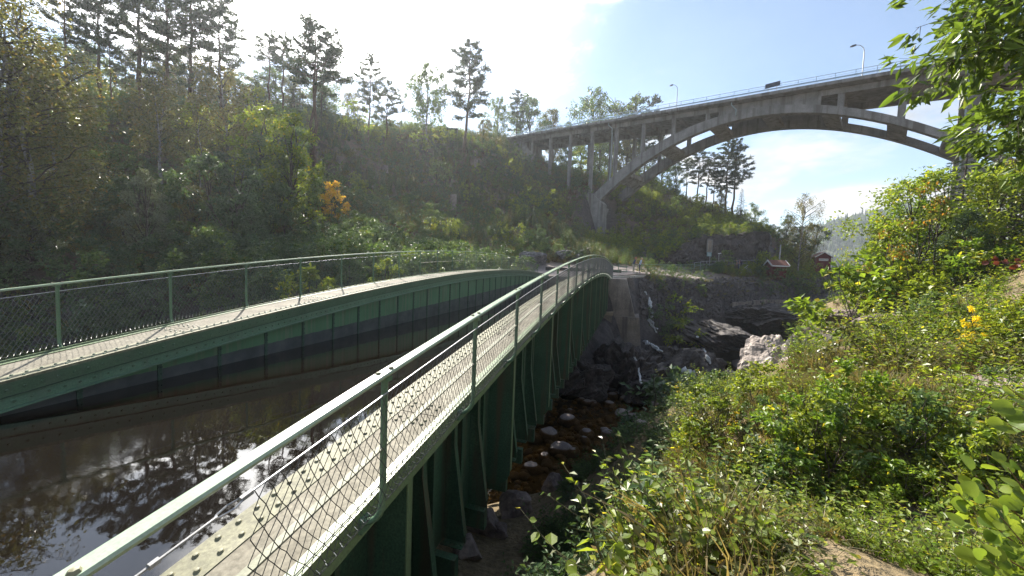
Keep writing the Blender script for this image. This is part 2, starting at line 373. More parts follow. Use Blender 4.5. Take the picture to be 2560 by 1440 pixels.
def build_terrain():
    def axis(segs):
        a = [np.arange(s0, s1, st) for s0, s1, st in segs]; return np.concatenate(a)
    xs = axis([(-1000,-300,140),(-300,-130,30),(-130,-70,5),(-70,-13,1.2),(-13,37,.36),(37,70,1.2),(70,130,6),(130,300,30),(300,1001,140)])
    ys = axis([(-500,-120,95),(-120,-30,12),(-30,-6,1.6),(-6,50,.36),(50,97,.6),(97,130,1.5),(130,300,20),(300,1001,140)])
    X, Y = np.meshgrid(xs, ys); Z = H(X, Y)
    ny, nx = X.shape
    i = np.arange(ny-1)[:, None]*nx+np.arange(nx-1)[None]
    Q = np.stack([i, i+1, i+nx+1, i+nx], -1).reshape(-1, 4)
    mb = MB(); mb.add(np.stack([X, Y, Z], -1).reshape(-1, 3), Q)
    o = mb.build('ground', M_GROUND, smooth=True); tag(o, kind='structure')
    d, bz, sg = river(X, Y)
    gx = np.gradient(Z, axis=1)/np.maximum(np.gradient(X, axis=1), 1e-3); gy = np.gradient(Z, axis=0)/np.maximum(np.gradient(Y, axis=0), 1e-3)
    sl = np.hypot(gx, gy)
    hill = sg > 0
    u0 = np.where(hill, U_hill(X, Y), U_bank(X, Y))
    rock = sstep(u0-Z, .5, 1.6)*sstep(d, -1, 40+0*d)*0+sstep(u0-Z, .6, 1.8)
    rock = np.maximum(rock, sstep(sl, 1.15, 1.8)*np.where(hill & (Y > 40), 1, .6))
    patch = vnoise(X*.35+3, Y*.35, 77)
    rock = np.maximum(rock, np.where(~hill, sstep(patch, .80, .86), 0)*.9)
    path = np.where(hill, sstep(X+.3*(Y-37), -16, -14)*(1-sstep(np.abs(Z-U_hill(X,Y)), .3, .6))*(1-sstep(sl, .12, .3))*sstep(Y, 36, 37.5)*(1-sstep(Y, 84, 92)), 0)
    gp = np.array([at(2150,1425,2.7)[:2], at(2330,1370,2.9)[:2], at(2050,1440,2.6)[:2]])
    for g in gp: path = np.maximum(path, 1-sstep(np.hypot(X-g[0], Y-g[1])+fbm(X*2, Y*2, 2, 4)*.25, .25, .6))
    bankm = np.where(hill, 0.15*sstep(vnoise(X*.15, Y*.15, 9), .5, .8), .9)
    col = np.stack([np.clip(rock, 0, 1), np.clip(path, 0, 1), bankm, np.ones_like(X)], -1).reshape(-1, 4).astype(np.float32)
    a = o.data.color_attributes.new('cover', 'FLOAT_COLOR', 'POINT'); a.data.foreach_set('color', col.ravel())
    return o
TERRAIN = build_terrain()

# ------------------------------------------------------------------ water
def canal_water_mat():
    m, t, out = new_mat('canal_water'); L = t.links.new
    geo = N(t, 'ShaderNodeNewGeometry'); p = geo.outputs['Position']
    mp = N(t, 'ShaderNodeMapping', inp={'Scale': (1.0, 2.2, 1.0), 'Rotation': (0,0,.6)}); L(p, mp.inputs[0])
    a = noise(t, mp.outputs[0], 1.1, 2, .5); b_ = noise(t, mp.outputs[0], 11.0, 4, .55, .5)
    patch = noise(t, p, .45, 2, .5)
    ad = N(t, 'ShaderNodeMath', operation='MULTIPLY_ADD'); L(b_, ad.inputs[0]); L(mapr(t, patch, .47, .66, .03, .20), ad.inputs[1]); L(a, ad.inputs[2])
    b = N(t, 'ShaderNodeBsdfPrincipled', inp={'Base Color': (.005,.0034,.0024,1), 'Roughness': .012, 'IOR': 1.333, 'Specular IOR Level': 1.0})
    L(bump(t, ad.outputs[0], .024, .09), b.inputs['Normal']); L(b.outputs[0], out.inputs[0]); return m
def river_water_mat():
    m, t, out = new_mat('river_water'); L = t.links.new
    geo = N(t, 'ShaderNodeNewGeometry'); p = geo.outputs['Position']
    nz = bump(t, noise(t, p, 5.5, 3, .5), .25, .05)
    tr = N(t, 'ShaderNodeBsdfTransparent', inp={'Color': (.78,.62,.38,1)})
    gl = N(t, 'ShaderNodeBsdfGlossy', inp={'Roughness': .05}); L(nz, gl.inputs['Normal'])
    fr = N(t, 'ShaderNodeFresnel', inp={'IOR': 1.33}); L(nz, fr.inputs['Normal'])
    mx = N(t, 'ShaderNodeMixShader'); L(fr.outputs[0], mx.inputs[0]); L(tr.outputs[0], mx.inputs[1]); L(gl.outputs[0], mx.inputs[2])
    L(mx.outputs[0], out.inputs[0]); return m
M_FOAM = surf_mat('white_water', [(.3,(.45,.48,.50)),(.7,(.8,.82,.83))], 6, .5, .6, .03, None, 22)
def build_river():
    mb = MB()
    V = []; L = []
    for k in range(len(RIV)):
        a = RIV[max(k-1, 0)]; b = RIV[min(k+1, len(RIV)-1)]; d = (b-a)[:2]; d /= np.linalg.norm(d); n = np.array([-d[1], d[0]])
        c = RIV[k]
        for s_ in (-10.0, 10.0): V.append((c[0]+n[0]*s_, c[1]+n[1]*s_, c[2]+.30))
    for k in range(len(RIV)-1): L.append([2*k, 2*k+2, 2*k+3, 2*k+1])
    mb.add(V, L); o = mb.build('river_water', river_water_mat()); tag(o, kind='structure')
build_river()

# ------------------------------------------------------------------ arched road bridge of concrete
BP0 = np.array([-23.02, 85.28]); BPH = -0.47816; BD = np.array([math.cos(BPH), math.sin(BPH)]); BQ = np.array([-BD[1], BD[0]]); BL = 5.4
def bpt(n, off, z): q = BP0+BD*n*BL+BQ*off; return np.array([q[0], q[1], z])
def deck_z(n): return 30.07-.49*n
def rib_bot(n): return 23.25-.50*(n-7.93)**2
def rib_top(n): return 24.55-.478*(n-7.75)**2
OFFS = (0.0, 7.11)
bridge = empty('road_bridge', bpt(7.9, 3.5, 10.0), 'grey concrete arch road bridge high above the gorge', 'bridge')
bridge.location = (0,0,0)
def sweep_b(name, prof, n0, n1, mats, steps=24, zf=deck_z, parent=bridge, smooth=False):
    mb = MB(); rings = [[bpt(n, o, zf(n)+z) for o, z in prof] for n in np.linspace(n0, n1, steps)]
    R = np.array(rings); mb.loft(R, True, False)
    k = R.shape[1]
    b = mb.n; mb.v.append(R[0]); mb.f.append(np.array([list(range(k))[::-1]])+b); mb.mi.append(np.zeros(1)); mb.n += k
    b = mb.n; mb.v.append(R[-1]); mb.f.append(np.array([list(range(k))])+b); mb.mi.append(np.zeros(1)); mb.n += k
    return mb.build(name, mats, parent, smooth)
sweep_b('deck_slab', [(-1.5,0),(-1.5,-.42),(-.9,-.55),(8.0,-.55),(8.6,-.42),(8.6,0),(8.2,0),(8.2,-.15),(-1.1,-.15),(-1.1,0)], -2.2, 20, M_CONC, 40)
for off in OFFS:
    sweep_b('girder', [(off-.33,-.552),(off-.33,-1.32),(off+.33,-1.32),(off+.33,-.552)], -.6, 20, M_CONC, 40)
    # the arch itself, crown merging into the girder
    ns = np.linspace(3.05, 13.2, 60); mb = MB()
    top = lambda n: min(rib_top(n), deck_z(n)-1.325)
    mb.loft([[bpt(n, off-.5, rib_bot(n)), bpt(n, off+.5, rib_bot(n)), bpt(n, off+.5, top(n)), bpt(n, off-.5, top(n))] for n in ns])
    mb.build('arch_rib', M_CONC, bridge)
    # solid wall where arch and deck run together
    mb = MB(); ns = np.linspace(7.3, 9.62, 16)
    mb.loft([[bpt(n, off-.30, top(n)-.03), bpt(n, off+.30, top(n)-.03), bpt(n, off+.30, deck_z(n)-1.3), bpt(n, off-.30, deck_z(n)-1.3)] for n in ns if deck_z(n)-1.3 > top(n)-.03])
    mb.build('spandrel_wall', M_CONC, bridge)
def column(n, off, w=.62, t=.5, zb=None, zt=None):
    zt = deck_z(n)-1.30 if zt is None else zt
    zb = (rib_top(n)-.15) if zb is None else zb
    if zt-zb < .3: return
    mb = MB(); P = [bpt(n-w/2/BL, off-t/2, 0), bpt(n+w/2/BL, off-t/2, 0), bpt(n+w/2/BL, off+t/2, 0), bpt(n-w/2/BL, off+t/2, 0)]
    P = [p+np.array([0,0,zb]) for p in P]; mb.prism(P, (0,0,zt-zb)); mb.build('column', M_CONC, bridge)
for n in range(0, 8):
    for off in OFFS:
        zb = None
        if n <= 3:
            q = bpt(n, off, 0); zb = ground(q[0], q[1])-.6
        column(n, off, zb=zb)
for n in (10.0, 11.05):
    for off in OFFS: column(n, off, .7, .5)
for off in OFFS:
    q = bpt(12.08, off, 0); column(12.08, off, 1.15, .8, zb=6.0)
    for n in (13.3, 14.4, 15.5, 16.6):
        q = bpt(n, off, 0); column(n, off, zb=3.0)
for n in [0,1,2,3,4,5,6,7.2,8.5,10,11.05,12.08,13.3]:
    mb = MB(); z = deck_z(n)
    mb.prism([bpt(n-.045, .34, z-1.2), bpt(n+.045, .34, z-1.2), bpt(n+.045, .34, z-.56), bpt(n-.045, .34, z-.56)], bpt(0, 6.43, 0)-bpt(0, 0, 0)); mb.build('cross_beam', M_CONC, bridge)
for n in (4.35, 5.75, 7.2, 8.5, 9.8, 11.0, 11.9):      # slabs tying the two ribs together
    dn = .17; mb = MB()
    s = [bpt(n-dn, .502, rib_bot(n-dn)+.12), bpt(n+dn, .502, rib_bot(n+dn)+.12), bpt(n+dn, .502, rib_bot(n+dn)+.85), bpt(n-dn, .502, rib_bot(n-dn)+.85)]
    mb.prism(s, bpt(0, 6.1, 0)-bpt(0, 0, 0)); mb.build('tie_slab', M_CONC, bridge)
# springing block and its wing wall
mb = MB()
mb.loft([[bpt(2.55, o, 4.0), bpt(3.72, o, 4.0), bpt(3.66, o, 12.6), bpt(3.2, o, 14.9), bpt(2.9, o, 15.2), bpt(2.5, o, 14.6)] for o in (-.75, .75)], True, False)
for o, rev in ((-.75, 1), (.75, 0)):
    P = [bpt(2.55, o, 4.0), bpt(3.72, o, 4.0), bpt(3.66, o, 12.6), bpt(3.2, o, 14.9), bpt(2.9, o, 15.2), bpt(2.5, o, 14.6)]
    b = mb.n; mb.v.append(np.array(P)); mb.f.append(np.array([list(range(6))[::-1] if rev else list(range(6))])+b); mb.mi.append(np.zeros(1)); mb.n += 6
mb.build('arch_footing', M_CONC, bridge)
mb = MB(); mb.prism([bpt(2.7, .752, 4.0), bpt(3.55, .752, 4.0), bpt(3.5, .752, 12.2), bpt(2.9, .752, 13.4)], bpt(0, 5.6, 0)-bpt(0, 0, 0)); mb.build('arch_footing', M_CONC, bridge)
mb = MB(); mb.loft([[bpt(2.55, o, 4.0), bpt(3.72, o, 4.0), bpt(3.66, o, 12.8), bpt(2.5, o, 14.8)] for o in (6.35, 7.86)]); mb.build('arch_footing', M_CONC, bridge)
mb = MB(); mb.prism([bpt(1.75, -.6, 9.0), bpt(2.5, -.7, 6.0), bpt(2.5, -.7, 14.5), bpt(1.75, -.6, 15.2)], bpt(0, .5, 0)-bpt(0, 0, 0)); mb.build('wing_wall', M_CONC, bridge)
# abutment with its wing walls at the hill end
mb = MB()
mb.prism([bpt(-1.15, -.35, 20.0), bpt(-.02, -.35, 20.0), bpt(-.02, -.35, 26.2), bpt(-.6, -.35, deck_z(0)-.56), bpt(-1.15, -.35, deck_z(0)-.56)], bpt(0, .4, 0)-bpt(0, 0, 0))
mb.prism([bpt(-.75, .052, 20.0), bpt(-.6, .052, 20.0), bpt(-.6, .052, deck_z(0)-.56), bpt(-.75, .052, deck_z(0)-.56)], bpt(0, 7.0, 0)-bpt(0, 0, 0))
mb.build('abutment_wall', M_CONC, bridge)
# steel railing: posts, round rails and the bright lower plank
def blz(n): return deck_z(n)
for off in (-1.30, 8.40):
    mb = MB(); ns = np.linspace(-2.2, 18, 60)
    mb.tube([bpt(n, off, blz(n)+.98) for n in ns], .035, 5); mb.build('top_rail', M_BLUE_STEEL, bridge)
    mb = MB(); mb.loft([[bpt(n, off+.02, blz(n)+.30), bpt(n, off+.06, blz(n)+.30), bpt(n, off+.06, blz(n)+.50), bpt(n, off+.02, blz(n)+.50)] for n in ns]); mb.build('guard_plank', M_BLUE_STEEL, bridge)
    mb = MB(); mb.tube([bpt(n, off, blz(n)+.68) for n in ns], .016, 4); mb.tube([bpt(n, off, blz(n)+.16) for n in ns], .016, 4); mb.build('thin_rail', M_BLUE_STEEL, bridge)
pm = MB(); pm.box((0,0,.5), (.06,.05,1.0)); pm = pm.mesh('railing_post', M_BLUE_STEEL)
for off in (-1.30, 8.40):
    for n in np.arange(-2, 16, .36 if off < 0 else .72):
        o = link('railing_post', pm, bridge); o.location = bpt(n, off, blz(n)-.03); o.rotation_euler = (0,0,BPH)
for n in (3.86, 7.75, 11.95):                             # rain pipes running down from the deck
    zb = rib_top(n)-.4 if n > 5 else rib_top(n)-.3
    if n > 11: zb = 12
    mb = MB(); z = deck_z(n)
    mb.tube([bpt(n-.08, -1.2, z-.5), bpt(n-.08, -1.2, z-.85), bpt(n+.02, -.72, z-1.5), bpt(n+.02, -.72, z-2.1), bpt(n+.02, -.62, z-2.4), bpt(n+.02, -.62, zb)], .085, 8); mb.build('rain_pipe', M_PIPE, bridge, True)

def street_lamp(n, label, h=4.3):
    o = empty('street_lamp', bpt(n, -1.0, deck_z(n)-.15), label, 'street lamp', 'lamps along the road bridge')
    mb = MB(); b = -BD*.0; side = np.array([BQ[0], BQ[1], 0]); al = np.array([BD[0], BD[1], 0])
    mb.tube([(0,0,0),(0,0,h*.55),(0,0,h*.75),tuple(-al*.12+np.array([0,0,h*.87])),tuple(-al*.42+np.array([0,0,h*.96])),tuple(-al*.75+np.array([0,0,h]))], [.07,.06,.05,.045,.04,.035], 6); mb.build('pole', M_GALV, o)
    mb = MB(); mb.loft([[(-.75-.05,-.09,-.03),(-.75-.05,.09,-.03),(-.75-.05,.07,.10),(-.75-.05,-.07,.10)],[(-1.15,-.16,-.05),(-1.15,.16,-.05),(-1.15,.10,.12),(-1.15,-.10,.12)],[(-1.4,-.08,-.03),(-1.4,.08,-.03),(-1.4,.05,.06),(-1.4,-.05,.06)]])
    l = mb.build('lamp_head', M_DARK, o); l.rotation_euler = (0,0,BPH); l.location = (0,0,h)
M_DARK = surf_mat('dark_metal', [(.3,(.03,.035,.045)),(.7,(.06,.065,.08))], 3, .5, .05, .002)
street_lamp(2.05, 'slim grey street lamp at the hill end of the road bridge')
street_lamp(6.12, 'slim grey street lamp over the left part of the arch')
street_lamp(10.35, 'slim grey street lamp on the deck beside the overhanging leafy branch')
# dark sign seen from behind on the railing
def bridge_sign():
    n = 8.62; o = empty('road_sign', bpt(n, -1.36, deck_z(n)+.75), 'dark blue road sign seen from behind on the bridge railing', 'sign', rz=BPH)
    mb = MB(); mb.box((0,0,.18), (1.75,.05,.62)); mb.build('panel', surf_mat('dark_blue_back', [(.3,(.02,.028,.045)),(.7,(.035,.045,.07))], 2, .5, 0), o)
    for x in (-.5, .5):
        mb = MB(); mb.box((x,.055,-.3), (.07,.05,.9)); mb.build('bracket', M_GALV, o)
bridge_sign()
# ------------------------------------------------------------------ steel aqueduct with its two walkways
def zw(y):
    y = np.asarray(y, float); y = np.maximum(y, .2)
    return -.2871-.00343*(y-22.608)**2
XLo, XLi, XRi, XRo = -8.268, -7.325, -2.451, -1.674
XLr, XRr = -8.446, -1.495
Y0_, Y1_ = -4.0, 35.2
WATER_Z = -2.14; FLOOR_Z = -3.50
S_ = 1.5
aq = empty('aqueduct', (0,0,0), 'green riveted steel aqueduct carrying the canal across the gorge', 'aqueduct')
YS = np.concatenate([np.arange(Y0_, 34.9, .5), [Y1_]])
def sweep(mb, prof, ys=YS, mi=0, flat=False):
    """prof: closed list of (x, dz) swept along the arched top chord"""
    R = np.array([[(x, y, (0 if flat else float(zw(y)))+z) for x, z in prof] for y in ys]); k = R.shape[1]
    mb.loft(R, True, False, mi)
    for r_, rv in ((R[0], 0), (R[-1], 1)):
        b = mb.n; mb.v.append(r_); mb.f.append(np.array([list(range(k))[::-1] if rv else list(range(k))])+b); mb.mi.append(np.zeros(1)+mi); mb.n += k
def rect(x0, x1, z0, z1): return [(x0, z0), (x0, z1), (x1, z1), (x1, z0)]

def wall_paint():
    """green paint with the dull band the water left when it stood higher"""
    m, t, out = new_mat('trough_paint'); L = t.links.new
    geo = N(t, 'ShaderNodeNewGeometry'); p = geo.outputs['Position']; oi = N(t, 'ShaderNodeObjectInfo')
    a = noise(t, p, 1.3, 5, .6); f = noise(t, p, 30, 4, .6)
    col = ramp(t, a, [(.25,(.062,.145,.072)),(.55,(.084,.188,.095)),(.8,(.11,.22,.12))])
    mp = N(t, 'ShaderNodeMapping', inp={'Scale': (9, 9, .5)}); L(p, mp.inputs[0])
    col = mixc(t, mapr(t, noise(t, mp.outputs[0], 1, 4, .55), .50, .68, 0, .6), col, (.19,.19,.14))
    col = mixc(t, mapr(t, noise(t, mp.outputs[0], .6, 5, .6), .60, .74, 0, .6), col, (.11,.07,.04))
    sep = N(t, 'ShaderNodeSeparateXYZ'); L(p, sep.inputs[0])
    w = N(t, 'ShaderNodeMath', operation='MULTIPLY_ADD'); L(noise(t, p, 5, 3, .5), w.inputs[0]); w.inputs[1].default_value = .05
    sl_ = N(t, 'ShaderNodeMath', operation='MULTIPLY_ADD'); L(sep.outputs[1], sl_.inputs[0]); sl_.inputs[1].default_value = -.032; L(sep.outputs[2], sl_.inputs[2]); L(sl_.outputs[0], w.inputs[2])
    st = mapr(t, w.outputs[0], -2.06, -2.075)
    dull = ramp(t, noise(t, p, 3, 5, .6), [(.3,(.030,.034,.038)),(.5,(.058,.064,.068)),(.7,(.095,.10,.098))])
    col = mixc(t, st, col, dull)
    b = N(t, 'ShaderNodeBsdfPrincipled', inp={'Roughness': .5}); L(col, b.inputs['Base Color'])
    L(bump(t, f, .15, .004), b.inputs['Normal']); L(b.outputs[0], out.inputs[0]); return m
M_WALL = wall_paint()
rivet_me = MB()
def rivet_shape(r=.020, h=.015):
    mb = MB(); th = np.arange(6)*np.pi/3
    a = np.c_[np.cos(th)*r, np.sin(th)*r, th*0]; b = np.c_[np.cos(th)*r*.62, np.sin(th)*r*.62, th*0+h*.8]
    mb.loft([a, b], True, False); mb.add(np.vstack([b, [(0,0,h)]]), [[k, (k+1) % 6, 6] for k in range(6)])
    return mb
RV = rivet_shape()
RVV = np.concatenate(RV.v); RVF = RV.f
def rivets(mb, P, nrm):
    """adds rivet heads at P standing out along nrm"""
    nrm = np.asarray(nrm, float); nrm /= np.linalg.norm(nrm)
    a = np.array([0,1.0,0]) if abs(nrm[1]) < .9 else np.array([1.0,0,0]); a = a-nrm*(a@nrm); a /= np.linalg.norm(a); b = np.cross(nrm, a)
    R = np.stack([a, b, nrm], 1); V = RVV@R.T
    for p in P:
        mb.v.append(V+np.asarray(p))
        for f in RVF: mb.f.append(f+mb.n); mb.mi.append(np.zeros(len(f)))
        mb.n += len(V)
def slope_z(y, dz=0): return float(zw(y))+dz

def side(sgn, Xo, Xi, Xr, y0, name_lbl):
    """one walled side: sgn +1 = the near (right) girder whose outer face points to +X"""
    web_in = Xi-.13*(-sgn) if False else (Xi+ (-.12 if sgn < 0 else .12))     # wall stands back under the walkway
    fx = -sgn*1.0                                                            # direction from walkway towards the water
    wb = MB(); 
    # ---- top chord
    ch = MB(); xin = Xi
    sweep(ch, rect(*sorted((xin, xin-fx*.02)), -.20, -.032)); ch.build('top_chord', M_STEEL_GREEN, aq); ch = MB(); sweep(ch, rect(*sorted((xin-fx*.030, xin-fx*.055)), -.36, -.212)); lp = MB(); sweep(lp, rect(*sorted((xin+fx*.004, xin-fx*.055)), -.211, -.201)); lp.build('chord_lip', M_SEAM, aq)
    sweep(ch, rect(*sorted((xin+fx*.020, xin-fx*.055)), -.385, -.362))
    ch.build('chord_angle', M_CHORD_SKYLIT, aq)  # lower band and lip coloured paler for the sky they reflect
    # ---- outer edge angle with its low upstand
    up = MB(); xo = Xo
    sweep(up, rect(*sorted((xo, xo-fx*.018)), -.17, .035)); sweep(up, rect(*sorted((xo+fx*.02, xo+fx*.10)), .004, .012))
    up.build('edge_angle', M_EDGE_SKYLIT, aq)
    # ---- walkway plates, three metres each with open joints, moss-grown inner strip
    edges = [Y0_]+list(np.arange(y0-1.5-.22, 35.0, 3.0))+[Y1_]
    for a, b in zip(edges[:-1], edges[1:]):
        if b-a < .3: continue
        p = MB(); ys = np.linspace(a+.006, b-.006, max(2, int((b-a)/.5)+1))
        lo, hi = sorted((Xo-fx*.0+fx*.022, Xi-fx*.24)); sweep(p, rect(lo, hi, -.03, 0), ys)
        p.build('walkway_plate', M_PLATE, aq)
    p = MB(); sweep(p, rect(*sorted((Xi, Xi-fx*.238)), -.031, .006)); p.build('inner_strip', M_PLATE_MOSS, aq)
    p = MB(); sweep(p, rect(*sorted((Xo+fx*.02, Xi-fx*.02)), -.055, -.034)); p.build('top_flange', M_STEEL_GREEN, aq)
    # ---- rivets on the strip, on the plates and along the chord
    rv = MB(); near = []
    for j, y in enumerate(np.arange(Y0_+4.2, 30, .13)):
        for k, xx in enumerate((Xi-fx*.06, Xi-fx*.175)):
            yy = y+(.065 if k else 0); s = float(zw(yy+.01)-zw(yy-.01))/.02; q = (xx, yy, float(zw(yy))+.006)
            if yy < 7.0 and sgn > 0: near.append((q, s))
            else: rivets(rv, [q], (0, -s, 1))
    for e in edges[1:-1]:
        for kx in np.linspace(.30, abs(Xo-Xi)-.09, 5):
            for dy in (-.18,-.11,.11,.18):
                yy = e+dy; rivets(rv, [(Xi-fx*kx, yy, float(zw(yy)))], (0, 0, 1))
    if sgn < 0:
        for y in np.arange(1.0, 32, .15):
            rivets(rv, [(xin+fx*.001, y, float(zw(y))-.12), (xin-fx*.029, y+.07, float(zw(y))-.285)], (fx, 0, 0))
    o = rv.build('rivets', M_PLATE_MOSS if sgn > 0 else M_STEEL_GREEN, aq); tag(o, kind='stuff')
    if near:
        rm = RV.mesh('rivet', M_RIVET, True)
        for q, s in near:
            o = link('rivet', rm, aq); o.location = q; o.rotation_euler = (math.atan(s), 0, 0); o.scale = (1.05, 1.05, 1.1)
    # ---- web panels, one per bay, with riveted cover strips between
    wx = web_in
    step = .964; ys = np.arange(.30, 35.0, step)
    bays = [(Y0_, ys[0])]+list(zip(ys[:-1], ys[1:]))+[(ys[-1], Y1_)]
    for a, b in bays:
        yy = np.linspace(a+.004, b-.004, 3); w = MB()
        lo, hi = sorted((wx, wx-fx*.012))
        R = [[(lo, y, FLOOR_Z), (lo, y, float(zw(y))-.34), (hi, y, float(zw(y))-.34), (hi, y, FLOOR_Z)] for y in yy]
        w.loft(R); w.build('web_panel', M_WALL, aq)
    for y in ys:
        st = MB(); zt = float(zw(y))-.388
        st.box((wx+fx*.011, y, (zt+FLOOR_Z)/2), (.021, .055, zt-FLOOR_Z)); so_ = st.build('cover_strip', M_SEAM, aq)
        if sgn < 0 and y > 1:
            r2 = MB(); rivets(r2, [(wx+fx*.0215, y+d, z) for z in np.arange(-2.15, zt-.05, .11) for d in (-.022, .022)], (fx, 0, 0)); tag(r2.build('rivets', M_SEAM, so_), kind='stuff')
    # ---- bottom chord
    bt = MB(); lo, hi = sorted((wx-fx*.013, wx-fx*.16)); bt.box(((lo+hi)/2, (Y0_+Y1_)/2, FLOOR_Z-.012), (hi-lo, Y1_-Y0_, .024)); bt.build('bottom_chord', M_DARKGREEN, aq)
    return wx
M_CHORD_SKYLIT = surf_mat('chord_skylit_green', [(.25,(.085,.16,.10)),(.55,(.12,.21,.135)),(.8,(.16,.25,.17))], 2.0, .4, .1, .003, (6,(.13,.15,.11),.4), 50)  # green lightened: sky reflection on the lower chord put into the colour
M_EDGE_SKYLIT = surf_mat('edge_skylit_green', [(.25,(.12,.175,.085)),(.55,(.17,.235,.115)),(.8,(.22,.27,.16))], 2.0, .45, .1, .003, (6,(.14,.15,.09),.4), 50)  # brightness of the sky on the outer edge is put into this green
M_DARKGREEN = surf_mat('outer_green_paint', [(.2,(.034,.072,.042)),(.5,(.052,.108,.060)),(.72,(.075,.135,.078)),(.85,(.10,.14,.09))], 1.3, .5, .12, .004, (7,(.11,.075,.045),.65), 45, speck=.4)
M_SEAM = surf_mat('seam_paint', [(.3,(.018,.045,.030)),(.7,(.035,.075,.05))], 3, .5, .1, .003)
M_RIVET = surf_mat('rivet_paint', [(.3,(.13,.125,.07)),(.7,(.22,.21,.13))], 5, .6, .1, .002, None, 60)
wxL = side(-1, XLo, XLi, XLr, 3.419, 'far')
wxR = side(+1, XRo, XRi, XRr, 2.064, 'near')

# ---- floor, cross beams, outer stiffening of the near girder (and a plainer set on the far one)
mb = MB(); mb.box(((wxL+wxR)/2, (Y0_+Y1_)/2, FLOOR_Z+.006), (wxR-wxL-.03, Y1_-Y0_, .012)); mb.build('trough_floor', M_DARKGREEN, aq)
WXO = -2.10                                              # outer face of the near girder's web
_e = np.arange(-3.9, 35.2, 1.5)
for a, b in zip(_e[:-1], _e[1:]):
    mb = MB(); yy = np.linspace(a+.003, b-.003, 3); mb.loft([[(WXO-.014, y, FLOOR_Z-.02), (WXO-.014, y, float(zw(y))-.057), (WXO-.002, y, float(zw(y))-.057), (WXO-.002, y, FLOOR_Z-.02)] for y in yy]); mb.build('outer_web_panel', M_DARKGREEN, aq)
XB = -1.80
for i, y in enumerate(np.arange(1.05, 35.0, .964/1.0)):
    mb = MB(); mb.box(((XLo+.1+XB)/2, y, FLOOR_Z-.17), (XB-XLo-.1, .10, .28)); mb.build('cross_beam', M_DARKGREEN, aq)
def stiffener(y):
    """narrow rib with a gusset that flares out to the cross beam"""
    zt = float(zw(y))-.14; mb = MB(); w = .13
    mb.prism([(WXO, y-.008, FLOOR_Z-.03), (XB, y-.008, FLOOR_Z-.03), (XB, y-.008, FLOOR_Z+.10), (WXO+w, y-.008, FLOOR_Z+1.25), (WXO+w, y-.008, zt), (WXO, y-.008, zt)], (0, .016, 0))
    o = mb.build('stiffener', M_DARKGREEN, aq)
    m2 = MB(); m2.prism([(WXO+w-.002, y+.009, FLOOR_Z+1.25), (WXO+w-.002, y-.075, FLOOR_Z+1.25), (WXO+w-.002, y-.075, zt), (WXO+w-.002, y+.009, zt)], (.012, 0, 0))
    d = np.array([XB-WXO-w, 0, -1.15]); 
    m2.prism([(WXO+w-.004, y+.0085, FLOOR_Z+1.249), (WXO+w-.004, y-.075, FLOOR_Z+1.249), (XB-.004, y-.075, FLOOR_Z+.10), (XB-.004, y+.0085, FLOOR_Z+.10)], (.012, 0, .004))
    m2.build('flange', M_DARKGREEN, o)
    m3 = MB(); m3.box(((WXO+XB)/2, y-.06, FLOOR_Z-.03), (XB-WXO-.01, .12, .012)); rivets(m3, [(WXO+.06+.07*k, y-.06, FLOOR_Z-.024) for k in range(4)], (0,0,1)); m3.build('foot_plate', M_DARKGREEN, o)
def frame(y):
    """deep plate standing out under the walkway with a rounded lower corner"""
    zt = float(zw(y))-.14; xo = XRo-.02; zb = FLOOR_Z-.12; r = .28
    a = np.linspace(0, np.pi/2, 6); arc = [(xo-r+r*math.cos(t), y-.009, zb+r-r*math.sin(t)) for t in a]
    mb = MB(); mb.prism([(WXO, y-.009, zt), (xo, y-.009, zt)]+arc+[(WXO, y-.009, zb)], (0, .018, 0)); o = mb.build('frame_plate', M_DARKGREEN, aq)
    m2 = MB(); m2.box((xo+.006, y-.0, (zt+zb+r)/2), (.012, .075, zt-zb-r)); m2.build('flange', M_EDGE_SKYLIT, o)
fy0 = 5.70
frames = [fy0+3.0*k for k in range(-2, 11)]
for y in frames: frame(y)
for y in frames:
    for k in (1, 2, 3):
        if y+.75*k < 34.8: stiffener(y+.75*k)
for y in np.arange(1.95, 34.4, .75):                      # slim angle ribs between the gussets
    yy = y+.29; zt = float(zw(yy))-.14; mb = MB(); mb.box((WXO+.05, yy, (zt+FLOOR_Z)/2), (.10, .014, zt-FLOOR_Z)); mb.box((WXO+.094, yy-.026, (zt+FLOOR_Z)/2), (.012, .038, zt-FLOOR_Z)); mb.build('angle_rib', M_DARKGREEN, aq)
# outer ribs of the far girder
for y in np.arange(1.0, 35, 1.5):
    mb = MB(); mb.box((wxL-.07, y, (float(zw(y))-.14+FLOOR_Z)/2), (.10, .016, float(zw(y))-.14-FLOOR_Z)); mb.build('stiffener', M_DARKGREEN, aq)

